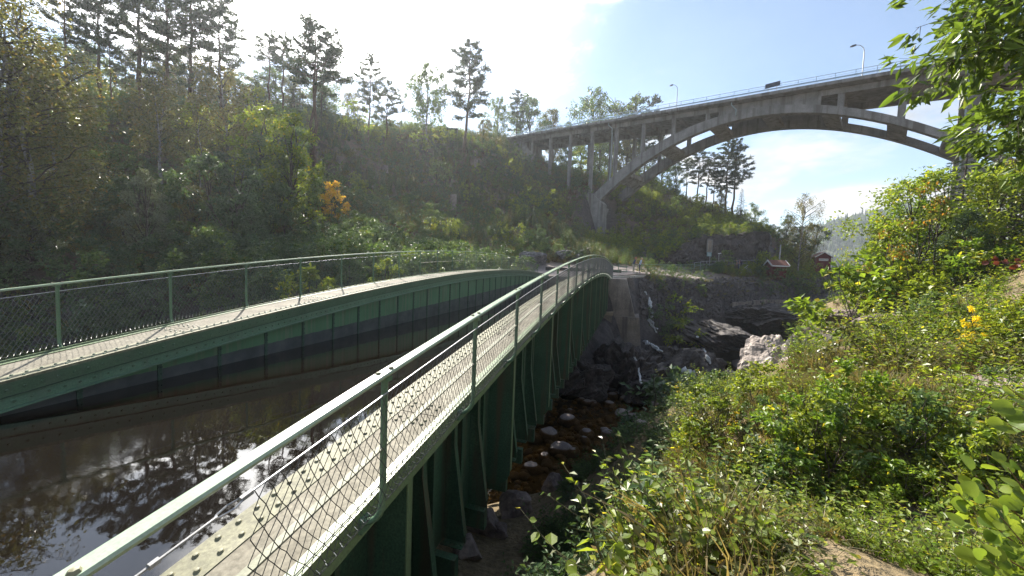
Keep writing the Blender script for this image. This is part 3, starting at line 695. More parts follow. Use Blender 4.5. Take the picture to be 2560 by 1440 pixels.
# ---- railings
def railing(Xr, Xo, y0, n, sgn, label, mid_from):
    inn = -sgn
    o = MB(); HR = .995
    # handrail: flat bar with rounded lower side, spliced here and there
    ys = np.arange(-1.5 if sgn > 0 else -1.0, y0+S_*(n-1)+.05, .4)
    sweep(o, [(Xr-.034, HR-.010), (Xr-.041, HR+.006), (Xr-.034, HR+.018), (Xr+.034, HR+.018), (Xr+.041, HR+.006), (Xr+.034, HR-.010)], ys)
    ra = o.build('railing', M_RAIL_GREEN, aq); ra['label'] = label
    yl = ys[-1]; yf = ys[0]
    pm = MB(); a = np.linspace(0, np.pi/2, 7); R_ = .17
    pts = [(0,0,HR-.012), (0,0,.6), (0,0,.2)]+[(inn*(R_-R_*math.cos(t)), 0, .12-R_*math.sin(t)) for t in a[1:]]
    pm.tube(pts, .023, 8); pm.box((inn*.155, 0, -.065), (.05, .085, .10)); pm.box((0,0,HR-.03), (.075,.06,.03))
    pm = pm.mesh('post', M_POST_GREEN, False); pm.polygons.foreach_set('use_smooth', np.r_[np.ones(len(pm.polygons)-12, bool), np.zeros(12, bool)])
    for k in range(-2 if sgn > 0 else -2, n):
        y = y0+S_*k; p = link('post', pm, ra); p.location = (Xr, y, float(zw(y)))
    bl = MB(); rivets(bl, [(Xr+dx, y0+S_*k+dy, float(zw(y0+S_*k+dy))+HR+.018) for k in range(-1, n) for dx, dy in ((-.012,-.05), (.012,.05))], (0,0,1)); tag(bl.build('bolt_heads', M_RIVET, ra), kind='stuff')
    # wires along the top and foot of the netting, and the flat middle bar
    w = MB(); ya = (y0-S_*.62) if sgn > 0 else yf
    w.tube([(Xr-inn*.03, y, float(zw(y))+HR-.115) for y in np.arange(ya, yl, .5)], .005, 5); w.build('tension_wire', M_GALV, ra)
    w = MB(); w.tube([(Xo+inn*.03, y, float(zw(y))+.02) for y in np.arange(ya, yl, .5)], .004, 4); w.build('tension_wire', M_WIRE, ra)
    if mid_from is not None:
        w = MB(); ys2 = np.arange(mid_from, yl, .5); sweep(w, rect(Xr-.034, Xr+.012, .500, .512), ys2); w.build('middle_bar', M_MID, ra)
    # chain-link netting hung on the outside of the posts, following their bend at the foot
    def net(y, v):
        z0 = float(HR-.115); v = np.asarray(v); 
        path = np.array([(-inn*.028, z0), (-inn*.028, .2), (-inn*.022, .14), (inn*.03, .07), (inn*.10, .05)])
        seg = np.r_[0, np.cumsum(np.hypot(*np.diff(path, axis=0).T))]; s = v*seg[-1]
        return Xr+np.interp(s, seg, path[:, 0]), np.interp(s, seg, path[:, 1])
    cell = .062; ny = int((yl-ya)/cell); nv = 17
    jj, vv = np.meshgrid(np.arange(ny), np.arange(nv+1)); odd = vv % 2
    yy = ya+(jj+odd*.5)*cell; sag = 1+0*yy
    rs = np.random.default_rng(3 if sgn > 0 else 4)
    v = vv/nv+rs.normal(0, .002, vv.shape)-.008*np.sin(yy*2.1+vv*.2)*(vv/nv)*(1-vv/nv)*4; yy = yy+rs.normal(0, .003, yy.shape)+.012*np.sin(yy*1.7+vv*.35)
    v = np.clip(v, 0, 1)
    xx, zz = net(yy, v); zz = zz+zw(yy); xx = xx+.010*np.sin(yy*3.3)*(np.sin(np.pi*v))
    P = np.stack([xx, yy, zz], -1); A = []; B = []
    for r_ in range(nv):
        a_ = P[r_]; b_ = P[r_+1]
        if r_ % 2 == 0: A += [a_, a_[1:]]; B += [b_, b_[:-1]]
        else: A += [a_, a_[:-1]]; B += [b_, b_[1:]]
    A = np.concatenate(A); B = np.concatenate(B); d = B-A; d /= np.linalg.norm(d, axis=1)[:, None]
    n1 = np.cross(d, [1.0, 0, 0]); n1 /= np.linalg.norm(n1, axis=1)[:, None]; n2 = np.cross(d, n1); wr = .0024 if sgn > 0 else .0024
    offs = [n1*wr, (-.5*n1+.866*n2)*wr, (-.5*n1-.866*n2)*wr]
    V = np.stack([A+offs[0], A+offs[1], A+offs[2], B+offs[0], B+offs[1], B+offs[2]], 1).reshape(-1, 3); b0 = np.arange(len(A))[:, None]*6
    Q = np.concatenate([b0+np.array([[0,1,4,3]]), b0+np.array([[1,2,5,4]]), b0+np.array([[2,0,3,5]])])
    w = MB(); w.add(V, Q); tag(w.build('wire_netting', M_WIRE if sgn > 0 else M_WIRE_PALE, ra), kind='stuff')
    return ra
M_MID = surf_mat('pale_bar', [(.3,(.20,.205,.14)),(.7,(.29,.29,.22))], 4, .7, .05, .002, None, 60)
railR = railing(XRr, XRo, 2.064, 23, +1, None, -.5)
railL = railing(XLr, XLo, 3.419, 22, -1, None, 14.0)
# turnbuckle that strains the netting's top wire, and the plate at its foot
tb = MB(); a = np.array(at(395, 1385, 1.02))*1.0
ye = 2.064-S_*.62; a1 = np.array([XRr+.03, ye, float(zw(ye))+.88]); dirv = np.array([0, -1, float(zw(ye-.5)-zw(ye))/.5]); dirv /= np.linalg.norm(dirv)
tb.tube([a1, a1+dirv*.05], .014, 6); tb.tube([a1+dirv*.05+np.array([.012,0,.0]), a1+dirv*.09+np.array([.022,0,0]), a1+dirv*.135+np.array([.012,0,0]), a1+dirv*.15], .0045, 5)
tb.tube([a1+dirv*.05-np.array([.012,0,.0]), a1+dirv*.09-np.array([.022,0,0]), a1+dirv*.135-np.array([.012,0,0]), a1+dirv*.15], .0045, 5)
tb.tube([a1+dirv*.14, a1+dirv*.55], .006, 6); tb.tube([a1+dirv*.33, a1+dirv*.36], .013, 6); tb.build('turnbuckle', M_GALV, railR)
bp = MB(); c_ = np.array([-1.60, .86, float(zw(.86))+.20]); bp.box(c_, (.012,.34,.20), R=np.array([[math.cos(.5),-math.sin(.5),0],[math.sin(.5),math.cos(.5),0],[0,0,1]])); bp.tube([c_+np.array([.0,.11,.05]), c_+np.array([.05,.13,.05])], .012, 8); bp.build('end_plate', M_GALV, railR)

mb = MB(); mb.box(((wxL+wxR)/2, (Y0_+Y1_+30)/2-.0, WATER_Z-.02), (wxR-wxL-.01, Y1_-Y0_+30, .04)); cw = mb.build('canal_water', canal_water_mat()); tag(cw, kind='structure')
# ------------------------------------------------------------------ far abutment, waterfall, riverbed stones
ab = empty('concrete_abutment', (0,0,0), 'battered concrete abutment under the far end of the aqueduct', 'abutment')
M_TAN = surf_mat('tan_concrete', [(.3,(.28,.22,.15)),(.7,(.40,.33,.24))], 2, .9, .3, .01, None, 20)
def slab4(name, b, t, m, par):
    mb = MB(); mb.loft([b, t]); return mb.build(name, m, par)
slab4('upper_block', [(-9.2,35.3,-4.2),(.62,35.3,-4.2),(.62,41.0,-4.2),(-9.2,41.0,-4.2)], [(-9.2,35.45,-.86),(-.30,35.45,-.86),(-.30,41.0,-.80),(-9.2,41.0,-.80)], M_CONC_OLD, ab)
slab4('lower_block', [(-9.2,34.6,-9.4),(1.5,34.6,-9.4),(1.5,41.0,-9.4),(-9.2,41.0,-9.4)], [(-9.2,35.0,-4.203),(1.0,35.0,-4.203),(1.0,41.0,-4.203),(-9.2,41.0,-4.203)], M_CONC_OLD, ab)
mb = MB(); mb.box((-1.75, 34.7, -3.95), (1.0,.9,.28)); mb.build('bearing_block', M_TAN, ab)
mb = MB(); mb.box((-1.75, 34.72, -6.3), (.8,.8,4.4)); mb.build('bearing_pier', M_CONC_OLD, ab)
dr = MB(); rs = np.random.default_rng(5)
for k in range(9):
    x = .15+.09*k+rs.uniform(-.03,.03); z0 = -4.25-rs.uniform(0,.2); l = rs.uniform(.5,1.7)
    dr.bar((x, 34.985, z0), (x+rs.uniform(-.02,.02), 34.955-.09*l, z0-l), .02, .012)
dr.build('lime_streak', M_TAN, ab)
# near abutment behind the viewer, so that the canal is closed
na = empty('near_abutment', (0,0,0), 'concrete canal wall at the near end of the aqueduct', 'abutment')
mb = MB(); mb.box((-9.3,-4.0,-4.8), (1.6,8.4,5.4)); mb.build('side_wall', M_CONC_OLD, na)
mb = MB(); mb.box((-1.15,-4.6,-4.9), (.9,6.6,5.6)); mb.build('side_wall', M_CONC_OLD, na)
# canal beyond the aqueduct: quay walls and the dark gate beam
qy = empty('canal_wall', (0,0,0), 'concrete canal wall beyond the far end of the aqueduct', 'wall')
mb = MB(); mb.box((-1.5, 52.0, -2.2), (1.0,22.0,3.0)); mb.build('coping', M_CONC, qy)
mb = MB(); mb.box((-8.7, 50.0, -2.2), (1.0,18.0,3.0)); mb.build('coping', M_CONC, qy)
gate = empty('lock_gate', (-5.0, 41.6, -.2), 'dark timber lock gate beam across the canal', 'gate')
M_TIMBER = surf_mat('tarred_timber', [(.3,(.025,.022,.02)),(.7,(.06,.052,.045))], 3, .8, .5, .01, None, 25)
mb = MB(); mb.box((0,0,.02), (8.2,.35,.34)); mb.build('balance_beam', M_TIMBER, gate)
mb = MB(); mb.box((0,0,-1.3), (6.0,.25,2.2)); mb.build('gate_leaf', M_TIMBER, gate)
# timber guide boards floating along the hillside behind the far railing
gp = empty('guide_boards', (0,0,0), 'pale timber guide boards behind the far railing', 'boards')
for a, b in ((at(1078,668,36), at(1330,674,44)), (at(1092,662,36), at(1240,672,42)), (at(1100,678,34), at(1180,672,40))):
    mb = MB(); mb.bar(a, b, .30, .10); mb.build('board', M_TAN, gp)

M_ROCK_PALE = surf_mat('pale_rock', [(.25,(.14,.115,.10)),(.5,(.27,.23,.205)),(.75,(.40,.36,.33))], 2.4, .9, .8, .04, None, 11, speck=.5)
M_ROCK_GREY = surf_mat('lichen_rock', [(.25,(.05,.048,.05)),(.5,(.13,.125,.13)),(.75,(.27,.265,.27))], 2.0, .85, .7, .04, None, 9, speck=.5)
# rock mass under the abutment
def rock_mesh(seed, sub=3, sq=(1,1,1), rough=.35, ang=.0):
    import bmesh
    bm = bmesh.new(); bmesh.ops.create_icosphere(bm, subdivisions=sub, radius=1.0)
    V = np.array([v.co[:] for v in bm.verts]); Fc = np.array([[v.index for v in f.verts] for f in bm.faces]); bm.free()
    rs = np.random.default_rng(seed); off = rs.uniform(0, 50, 3)
    if ang:                                              # facets knocked off
        for _ in range(9):
            n = rs.normal(0, 1, 3); n /= np.linalg.norm(n); d = rs.uniform(.55, .9); t = V@n; V = V-np.maximum(t-d, 0)[:, None]*n*ang
    a = fbm(V[:, 0]*1.3+off[0]+V[:, 2], V[:, 1]*1.3+off[1]-V[:, 2]*.7, 4, seed)
    V = V*(1+rough*a[:, None])*np.array(sq); mb = MB(); mb.add(V, Fc); return mb
M_ROCK_DARK = surf_mat('wet_dark_rock', [(.25,(.016,.013,.012)),(.48,(.038,.031,.029)),(.64,(.072,.060,.056)),(.82,(.15,.13,.12))], 1.3, .72, .8, .05, None, 7, speck=.5)
STONES = [rock_mesh(40+k, 2, (1, .78, .62), .30).mesh('river_stone', M_STONE, True) for k in range(5)]
BOULD = [rock_mesh(60+k, 3, (1, .8, .72), .35, .9).mesh('boulder', M_ROCK_RED, False) for k in range(3)]
def stone(px, py, w, label, group, t0=5, k=0, big=False, sink=.25):
    P = hit(px, py, t0); z = (P@FW); r = w*z/F/2
    o = link('boulder', (BOULD if big else STONES)[k % (3 if big else 5)]); o.location = P+np.array([0,0,r*(.62-sink)]); o.scale = (r,r,r); o.rotation_euler = (random.uniform(-.2,.2), random.uniform(-.2,.2), random.uniform(0,6.28))
    return tag(o, label, 'boulder', group)
def cobbles():
    rs = np.random.default_rng(19); base = [rock_mesh(120+k, 1, (1, .8, .6), .25) for k in range(6)]; base = [(np.concatenate(b.v), b.f[0]) for b in base]; mb = MB()
    for k in range(1500):
        x, y = rs.uniform(-9, 3.5), rs.uniform(11, 29); d, bz, sg = river(np.float64(x), np.float64(y))
        if float(d) > 6.0: continue
        z = ground(x, y)
        if z > -8.3: continue
        V, Fc = base[rs.integers(6)]; s = rs.uniform(.06, .24); a = rs.uniform(0, 6.28); R = np.array([[math.cos(a), -math.sin(a), 0], [math.sin(a), math.cos(a), 0], [0, 0, 1]]); mb.add(V*s@R.T+np.array([x, y, z+s*.25]), Fc)
    tag(mb.build('cobbles', surf_mat('amber_cobbles', [(.25,(.11,.08,.05)),(.5,(.24,.17,.10)),(.8,(.38,.30,.21))], 2.5, .6, .3, .01, None, 20), None, True), 'amber and brown cobbles lying in the shallow river', None, None, 'stuff')
cobbles()
sg = 'boulders in the shallow river'
for k, (x, y, w, lb) in enumerate([
    (1420,1062,58,'largest smooth boulder in the amber shallows'), (1372,1098,60,'smooth sunlit boulder beside the aqueduct, just below the largest one'), (1402,1138,66,'rough dark boulder in the middle of the stone heap'),
    (1430,1140,44,'rounded boulder leaning on the rough dark one'), (1336,1106,44,'smooth boulder partly behind the aqueduct edge'), (1330,1075,40,'pale boulder touching the aqueduct edge'),
    (1344,1055,42,'pale flat boulder at the upper end of the stone heap'), (1360,1150,36,'narrow smooth boulder below the aqueduct frame'), (1366,1168,34,'brown boulder at the lower end of the heap'),
    (1466,1092,40,'pale boulder standing alone in amber water'), (1330,1180,52,'wet boulder with white water beside it'), (1486,1158,36,'small pale boulder at the edge of the shrubs')]):
    stone(x, y, w, lb, sg, k=k)
rs = np.random.default_rng(9)
for k in range(150):
    x = rs.uniform(1285, 1640); y = rs.uniform(985, 1240); w = rs.uniform(12, 34)
    if x > 1480 and y > 1090 or (x > 1300 and y > 1215): continue
    stone(x, y, w, 'small rounded stone lying in the shallow river below the aqueduct', 'small stones in the river', k=k)
for k, (x, y, w, lb) in enumerate([(1290,1290,120,'large pink rock slab at the foot of the aqueduct'), (1215,1330,110,'fractured pink rock under the near gussets'), (1250,1345,60,'split rock resting against the fractured pink one'), (1170,1390,90,'pink rock nearest the lower picture edge beside the girder'), (1465,1330,60,'grey boulder half buried in the dark shrubs'), (1380,1225,70,'pale rock at the water edge above the shrubs')]):
    stone(x, y, w, lb, 'rocks at the foot of the bank', k=k, big=True)
for k, (x, y, w, lb) in enumerate([(1855,925,52,'rounded boulder in the stream bed beyond the pale crag'), (1822,945,44,'lichen pale boulder beside the last cascade'), (1790,925,40,'dark boulder under the white cascade'), (1590,1062,60,'black wet boulder in the pool'), (1555,1045,44,'black wet boulder at the near rim of the pool')]):
    stone(x, y, w, lb, 'boulders along the upper stream', k=k, t0=12)
def crag_mesh(seed, sq, amp=1.0):
    """broken rock: big facets, then ribs and small steps"""
    import bmesh
    bm = bmesh.new(); bmesh.ops.create_icosphere(bm, subdivisions=6, radius=1.0)
    V = np.array([v.co[:] for v in bm.verts]); Fc = np.array([[v.index for v in f.verts] for f in bm.faces]); bm.free()
    rs = np.random.default_rng(seed); off = rs.uniform(0, 50, 3)
    for _ in range(16):
        n = rs.normal(0, 1, 3); n /= np.linalg.norm(n); d = rs.uniform(.5, .9); t = V@n; V = V-np.maximum(t-d, 0)[:, None]*n
    u = V[:, 0]*.8+V[:, 2]*.7; w_ = V[:, 1]+V[:, 2]*.35
    a = fbm(u*1.6+off[0], w_*1.6+off[1], 3, seed)*.42+(np.abs(fbm(u*3.2+off[1], w_*5+off[2], 3, seed+5))-.2)*.42+(np.abs(fbm(u*10+off[2], w_*12, 3, seed+9))-.2)*.16
    V = V*(1+amp*a[:, None])*np.array(sq); mb = MB(); mb.add(V, Fc); return mb
CRAGS = []
def crag(px, py, depth, w, hgt, label, k, mat, tone=None):
    P = at(px, py, depth); r = w*depth/F/2
    o = crag_mesh(80+k, (1, .8, hgt), 1.0 if mat is M_ROCK_DARK else .5).build('rock_outcrop', mat, None, False); o.location = P; o.scale = (r,r,r); o.rotation_euler = (0,0,k*1.3)
    o.rotation_euler = (0,0,k*1.3); CRAGS.append((np.array([v.co[:] for v in o.data.vertices])@np.array(Matrix.Rotation(k*1.3, 3, 'Z')).T*r+P, [tuple(p.vertices) for p in o.data.polygons]))
    return tag(o, label, 'rock')
crag(1550,975,29.8,330,.62,'dark wet crag with trickling water under the abutment',1,M_ROCK_DARK)
crag(1450,960,27,190,.9,'black rock beside the aqueduct above the pool',2,M_ROCK_DARK)
crag(1690,930,33,300,.55,'dark rock shelf in the gorge below the cascade',3,M_ROCK_DARK)
crag(1790,845,38,230,.34,'grey rock shelf with a sunlit top beside the two bushes',4,M_ROCK_DARK)
crag(1900,800,46,240,.32,'ribbed grey rock shelf under the low stone wall',5,M_ROCK_DARK)
crag(1930,935,12.2,215,.85,'pale sunlit crag at the edge of the near bank',6,M_ROCK_PALE)
crag(2230,815,15,150,.40,'pale broken rock ledge in the middle of the bank',7,M_ROCK_RED)
crag(2500,975,6.3,190,.45,'pinkish rock hump beside the yellow flowers',8,M_ROCK_RED)
crag(2120,800,19,110,.45,'grey rock ledge at the top of the near bank',9,M_ROCK_RED)

crag(1325,652,46,120,.45,'grey lichen rock low on the hill right of the far railing end',10,M_ROCK_GREY); crag(1415,648,50,110,.42,'grey rock low on the hill above the near walkway crest',11,M_ROCK_GREY)
crag(1480,640,52,90,.6,'dark rock face low on the hill left of the two people',12,M_ROCK_DARK)
def cliff():
    """blasted rock wall beside the path, set into the foot of the hill"""
    B = [hit(1655,668,30), hit(1700,668,30), hit(1760,666,30), hit(1830,664,30), hit(1895,662,30), hit(1926,661,30), np.array(gp0(1934,650,88))]
    B = np.array(B); T = [float(proj(b)[1]) for b in B]; tops = [652,612,590,584,578,580,585]
    nu, nv = 150, 34; u = np.linspace(0, len(B)-1, nu); bx = np.stack([np.interp(u, range(len(B)), B[:, i]) for i in range(3)], 1); hh = np.interp(u, range(len(B)), [height_to(b, t) for b, t in zip(B, tops)])
    tg = np.gradient(bx[:, :2], axis=0); tg /= np.linalg.norm(tg, axis=1)[:, None]; nr = np.stack([tg[:, 1], -tg[:, 0]], 1)
    V = []
    for j in range(nv):
        f = j/(nv-1); zf = min(1, f/.8); back = max(0, f-.8)/.2
        z = bx[:, 2]-.6+(hh+.6)*zf+back*.5; d = fbm(u*2.2+zf*1.1, zf*3+u*.3, 4, 13)*.9+np.abs(fbm(u*7, zf*9, 3, 17))*.5-zf*.8-back*5.0
        V.append(np.c_[bx[:, :2]+nr*d[:, None], z+fbm(u*5, u*0+j*.2, 2, 19)*.3*zf])
    global CLIFF_TOP, CLIFF_BVH
    V = np.array(V); CLIFF_TOP = V[26:].reshape(-1, 3); i = np.arange(nv-1)[:, None]*nu+np.arange(nu-1)[None]; mb = MB(); mb.add(V.reshape(-1, 3), np.stack([i, i+1, i+nu+1, i+nu], -1).reshape(-1, 4))
    from mathutils.bvhtree import BVHTree as BT
    CLIFF_BVH = BT.FromPolygons([tuple(v) for v in V.reshape(-1, 3)], [tuple(f) for f in mb.f[0]])
    tag(mb.build('rock_cliff', M_CLIFF), 'dark blasted rock cliff beside the canal path', 'cliff')
def on_cliff(px, py, out=.25):
    h_ = CLIFF_BVH.ray_cast(Vector((0,0,0)), Vector(ray(px, py)).normalized())
    d = np.array(h_[0])@FW if h_[0] is not None else 60.0
    return at(px, py, d-out), d-out
def gp0(x, y, d):
    q = at(x, y, d); return (q[0], q[1], ground(q[0], q[1]))
M_CLIFF = surf_mat('cliff_rock', [(.25,(.022,.017,.017)),(.5,(.05,.040,.040)),(.75,(.095,.08,.08))], .9, .85, .7, .05, (1.2,(.03,.028,.026),.5), 6, speck=.5)
cliff()
# cascades: thin white water running down the rock
from mathutils.bvhtree import BVHTree
BVH = [BVHTree.FromPolygons([tuple(v) for v in V], Fc) for V, Fc in CRAGS]
def cascade(pts, w, label):
    P = []
    for px, py in pts:
        q = hit(px, py, 12); best = (q@FW)
        for b in BVH:
            h_ = b.ray_cast(Vector((0,0,0)), Vector(ray(px, py)).normalized())
            if h_[0] is not None and np.array(h_[0])@FW < best: q = np.array(h_[0]); best = q@FW
        P.append(q+np.array([0,0,.06])-ray(px,py)*.10)
    P = np.array(P); mb = MB(); rs = np.random.default_rng(int(pts[0][0]))
    for s_ in range(5):
        Q = np.array([np.interp(np.linspace(0, len(P)-1, 14), range(len(P)), P[:, i]) for i in range(3)]).T+rs.normal(0, w*.28, (14, 3)); mb.tube(Q, np.abs(rs.normal(w*.16, w*.07, 14))+.015, 5)
    return tag(mb.build('cascade', M_FOAM, None, True), label, 'waterfall', 'thin cascades down the gorge side')
cascade([(1613,742),(1622,765),(1628,790),(1622,805),(1640,830)], .45, 'tumbling white cascade beside the concrete abutment')
cascade([(1742,845),(1757,870),(1766,893),(1776,910)], .30, 'white cascade falling over the dark rock shelf')
cascade([(1612,855),(1632,868),(1655,880)], .30, 'short white rush of water below the abutment')
cascade([(1708,925),(1722,935),(1733,940)], .45, 'lowest white rush where the stream meets the pool')
cascade([(1586,895),(1596,925),(1602,960)], .12, 'faint trickle down the dark crag')

# loose stones of the embankment, each small: one mass
def rubble():
    global RNG
    RNG = np.random.default_rng(77); n = 5200
    t = RNG.uniform(0, 1, n); px = RNG.uniform(1600, 2060, n); py = RNG.uniform(690, 800, n); base = STV; mb = MB()
    for x, y in zip(px, py):
        if y < 700-(x-1640)*.02 or y > 790+(x-1700)*.05: continue
        R_ = ray(x, y); ts = np.linspace(36, 75, 220); P = R_[None]*ts[:, None]; bl = P[:, 2] < U_FAST(P[:, 0], P[:, 1])
        if not bl.any(): continue
        q = P[int(np.argmax(bl))]; s = RNG.uniform(.12, .42)
        a, b, c = RNG.normal(0, 1, (3, 3)); a /= np.linalg.norm(a); b = np.cross(a, b); b /= np.linalg.norm(b); c = np.cross(a, b)
        V = base[RNG.integers(len(base))]*np.array([1, .75, .55])*s@np.stack([a, b, c]); mb.add(V+q, STF)
    tag(mb.build('rubble', surf_mat('rubble_stone', [(.25,(.04,.035,.035)),(.5,(.09,.08,.078)),(.8,(.17,.155,.15))], 2.2, .85, .5, .02, None, 16)), 'grey rubble stones covering the embankment slope below the path', None, None, 'stuff')
STF = np.array([[0,2,1],[0,3,2],[0,4,3],[0,1,4],[5,1,2],[5,2,3],[5,3,4],[5,4,1]])
_o = np.array([(0,0,1),(1,0,0),(0,1,0),(-1,0,0),(0,-1,0),(0,0,-1.0)]); STV = [_o*np.random.default_rng(k).uniform(.6, 1.3, (6, 1))+np.random.default_rng(k+90).normal(0,.12,(6,3)) for k in range(8)]
# quick lookup of ground height for the embankment
_gx = np.arange(-6, 50, .3); _gy = np.arange(34, 90, .3); _GX, _GY = np.meshgrid(_gx, _gy); _GZ = H(_GX, _GY)
def U_FAST(x, y):
    i = np.clip(((y-34)/.3).astype(int), 0, len(_gy)-1); j = np.clip(((x+6)/.3).astype(int), 0, len(_gx)-1); return _GZ[i, j]
rubble()
# low wall of dressed stone on the embankment
lw = empty('low_wall', (0,0,0), 'low stone wall half way down the embankment', 'wall')
wp = [hit(x, y, 30) for x, y in ((1826,766),(1870,762),(1910,757),(1965,757))]
for a, b in zip(wp[:-1], wp[1:]):
    for t in np.arange(0, 1, .2):
        mb = MB(); p = a+(b-a)*t; q = a+(b-a)*(t+.19); mb.bar(p+np.array([0,0,.1]), q+np.array([0,0,.1]), .5, .62); mb.build('stone_block', M_CONC_OLD, lw)

# ------------------------------------------------------------------ path railing, huts, signs and lamps on the plateau
def rail_run(name, pts, h, mat, label, cat, step=1.6, rails=(1.0,.5), net=True, r=.03):
    o = empty(name, pts[0], label, cat); base = np.array(pts[0]); P = [np.array(p)-base for p in pts]
    for f in rails:
        mb = MB(); mb.tube([p+np.array([0,0,h*f]) for p in P], r, 5); mb.build('rail', mat, o)
    pm = MB(); pm.box((0,0,h/2), (.06,.06,h)); pm = pm.mesh('post', mat)
    for a, b in zip(P[:-1], P[1:]):
        L_ = np.linalg.norm(b-a); n = max(1, int(round(L_/step)))
        for k in range(n): q = link('post', pm, o); q.location = a+(b-a)*k/n
        if net:
            mb = MB()
            for k in range(int(L_/.16)):
                p = a+(b-a)*(k/(L_/.16)); mb.bar(p+np.array([0,0,.08]), p+np.array([0,0,h-.05]), .012, .012)
            tag(mb.build('bars', mat, o), kind='stuff')
    return o
def gp_(x, y, d):
    q = at(x, y, d); return (q[0], q[1], ground(q[0], q[1]))
rail_run('path_railing', [tuple(at(1545,686,39.5)), tuple(at(1620,685,43.6)), tuple(at(1700,683,50)), tuple(at(1790,677,57))], 1.1, M_POST_GREEN, 'green railing along the canal path behind the two people', 'railing')
rail_run('path_railing', [tuple(at(1530,690,37.2)), tuple(at(1568,692,38.6))], 1.05, M_POST_GREEN, 'short green railing at the far end of the near walkway', 'railing')
rail_run('path_railing', [tuple(hit(1735,679,30)), tuple(hit(1765,674,30)), tuple(hit(1830,671,30)), tuple(hit(1900,668,30)), tuple(hit(1975,667,30))], 1.25, M_GALV, 'long grey railing in front of the rock cliff', 'railing', 2.5, (1.0,.6), False)
rail_run('path_railing', [gp_(1750,680,56), gp_(1785,675,58), gp_(1860,672,63)], 1.2, M_CONC, 'pale low railing by the yellow grass', 'railing', 2.0, (1.0,.5), False)
mb = MB(); a = gp_(1548,688,39.5)
# pale paved path edge
pv = MB(); A = [tuple(at(1505,690,36.6)), tuple(at(1560,688,39.2)), tuple(at(1600,685.5,42.3)), tuple(at(1650,685,47))]
for p, q in zip(A[:-1], A[1:]): pv.bar(np.array(p)-np.array([0,0,.10]), np.array(q)-np.array([0,0,.10]), 2.4, .22)
o = pv.build('path', surf_mat('path_slab', [(.3,(.34,.31,.27)),(.7,(.48,.45,.40))], 2, .9, .2, .01)); tag(o, kind='structure')

M_RED = surf_mat('falu_red_boards', [(.3,(.105,.016,.014)),(.7,(.17,.028,.024))], 3, .85, .3, .01, (5,(.07,.012,.01),.5), 25)
M_TILE = surf_mat('clay_tiles', [(.3,(.13,.055,.04)),(.7,(.22,.10,.075))], 4, .85, .4, .02, None, 22)
M_WHITE = surf_mat('white_trim', [(.3,(.55,.54,.53)),(.7,(.72,.71,.70))], 4, .6, .05, .002)
def hut(px, py, depth, w, d, hw, hr, rz, label, ridge_x, sign=False):
    P = gp_(px, py, depth); o = empty('red_hut', P, label, 'hut', None, rz)
    mb = MB(); mb.box((0,0,hw/2), (w-.06,d-.06,hw)); wl = mb.build('wall', M_RED, o)
    for s_ in (-1, 1):                                     # boards of the wall, each standing a little proud
        for k in range(int(w/.17)):
            b = MB(); b.box((-w/2+.09+.17*k, s_*(d/2-.015), hw/2), (.145,.03,hw)); b.build('board', M_RED, wl)
        for k in range(int(d/.17)):
            b = MB(); b.box((s_*(w/2-.015), -d/2+.09+.17*k, hw/2), (.03,.145,hw)); b.build('board', M_RED, wl)
    ov = .28; rf = MB()
    if ridge_x:
        for s_ in (-1, 1): rf.prism([(-w/2-ov, s_*(d/2+ov), hw-.12), (w/2+ov, s_*(d/2+ov), hw-.12), (w/2+ov, 0, hw+hr), (-w/2-ov, 0, hw+hr)], (0,0,.09))
        ro = rf.build('roof', M_TILE, o)
        for s_ in (-1, 1):
            for x in (-1, 1):
                b = MB(); b.bar((x*(w/2+ov+.03), s_*(d/2+ov+.03), hw-.10), (x*(w/2+ov+.03), 0, hw+hr+.02), .06, .24); b.build('bargeboard', M_WHITE, ro)
            b = MB(); b.box((0, s_*(d/2+ov+.02), hw-.12), (w+2*ov,.05,.16)); b.build('eaves_board', M_WHITE, ro)
            g = MB(); g.prism([(s_*(w/2-.05), -d/2, hw), (s_*(w/2-.05), d/2, hw), (s_*(w/2-.05), 0, hw+hr-.05)], (s_*.04,0,0)); g.build('gable', M_RED, o)
        for s_ in (-1, 1):
            for k in range(11):
                x = -w/2-ov+.12+(w+2*ov-.24)*k/10; b = MB(); b.bar((x, s_*(d/2+ov), hw-.02), (x, s_*.02, hw+hr+.10), .10, .06); b.build('tile_row', M_TILE, ro)
    else:
        for s_ in (-1, 1): rf.prism([(s_*(w/2+ov), -d/2-ov, hw-.12), (s_*(w/2+ov), d/2+ov, hw-.12), (0, d/2+ov, hw+hr), (0, -d/2-ov, hw+hr)], (0,0,.09))
        ro = rf.build('roof', M_TILE, o)
        for s_ in (-1, 1):
            b = MB(); b.bar((s_*(w/2+ov), -d/2-ov-.03, hw-.10), (0, -d/2-ov-.03, hw+hr+.02), .06, .16); b.build('bargeboard', M_WHITE, ro)
        g = MB(); g.prism([(-w/2, -d/2+.04, hw), (w/2, -d/2+.04, hw), (0, -d/2+.04, hw+hr-.05)], (0,-.04,0)); g.build('gable', M_RED, o)
    if sign:
        b = MB(); b.box((0,-d/2-.05,hw*.80), (w*.62,.04,.42)); sg_ = b.build('sign_board', M_WHITE, o)
        for k in range(7):
            b = MB(); b.box((-w*.24+w*.08*k,-d/2-.074,hw*.80), (w*.045,.008,.16)); b.build('letter', M_DARK, sg_)
    return o
HZ = YAW
hut(1940,668,60,2.05,1.9,2.25,.75,HZ-.10,'red hut with a clay tiled roof in front of the birch',True)
hut(2051,664,74,2.4,2.4,2.9,.85,HZ-.35,'red hut with a white sign under its gable, at the canal bridge',False,True)
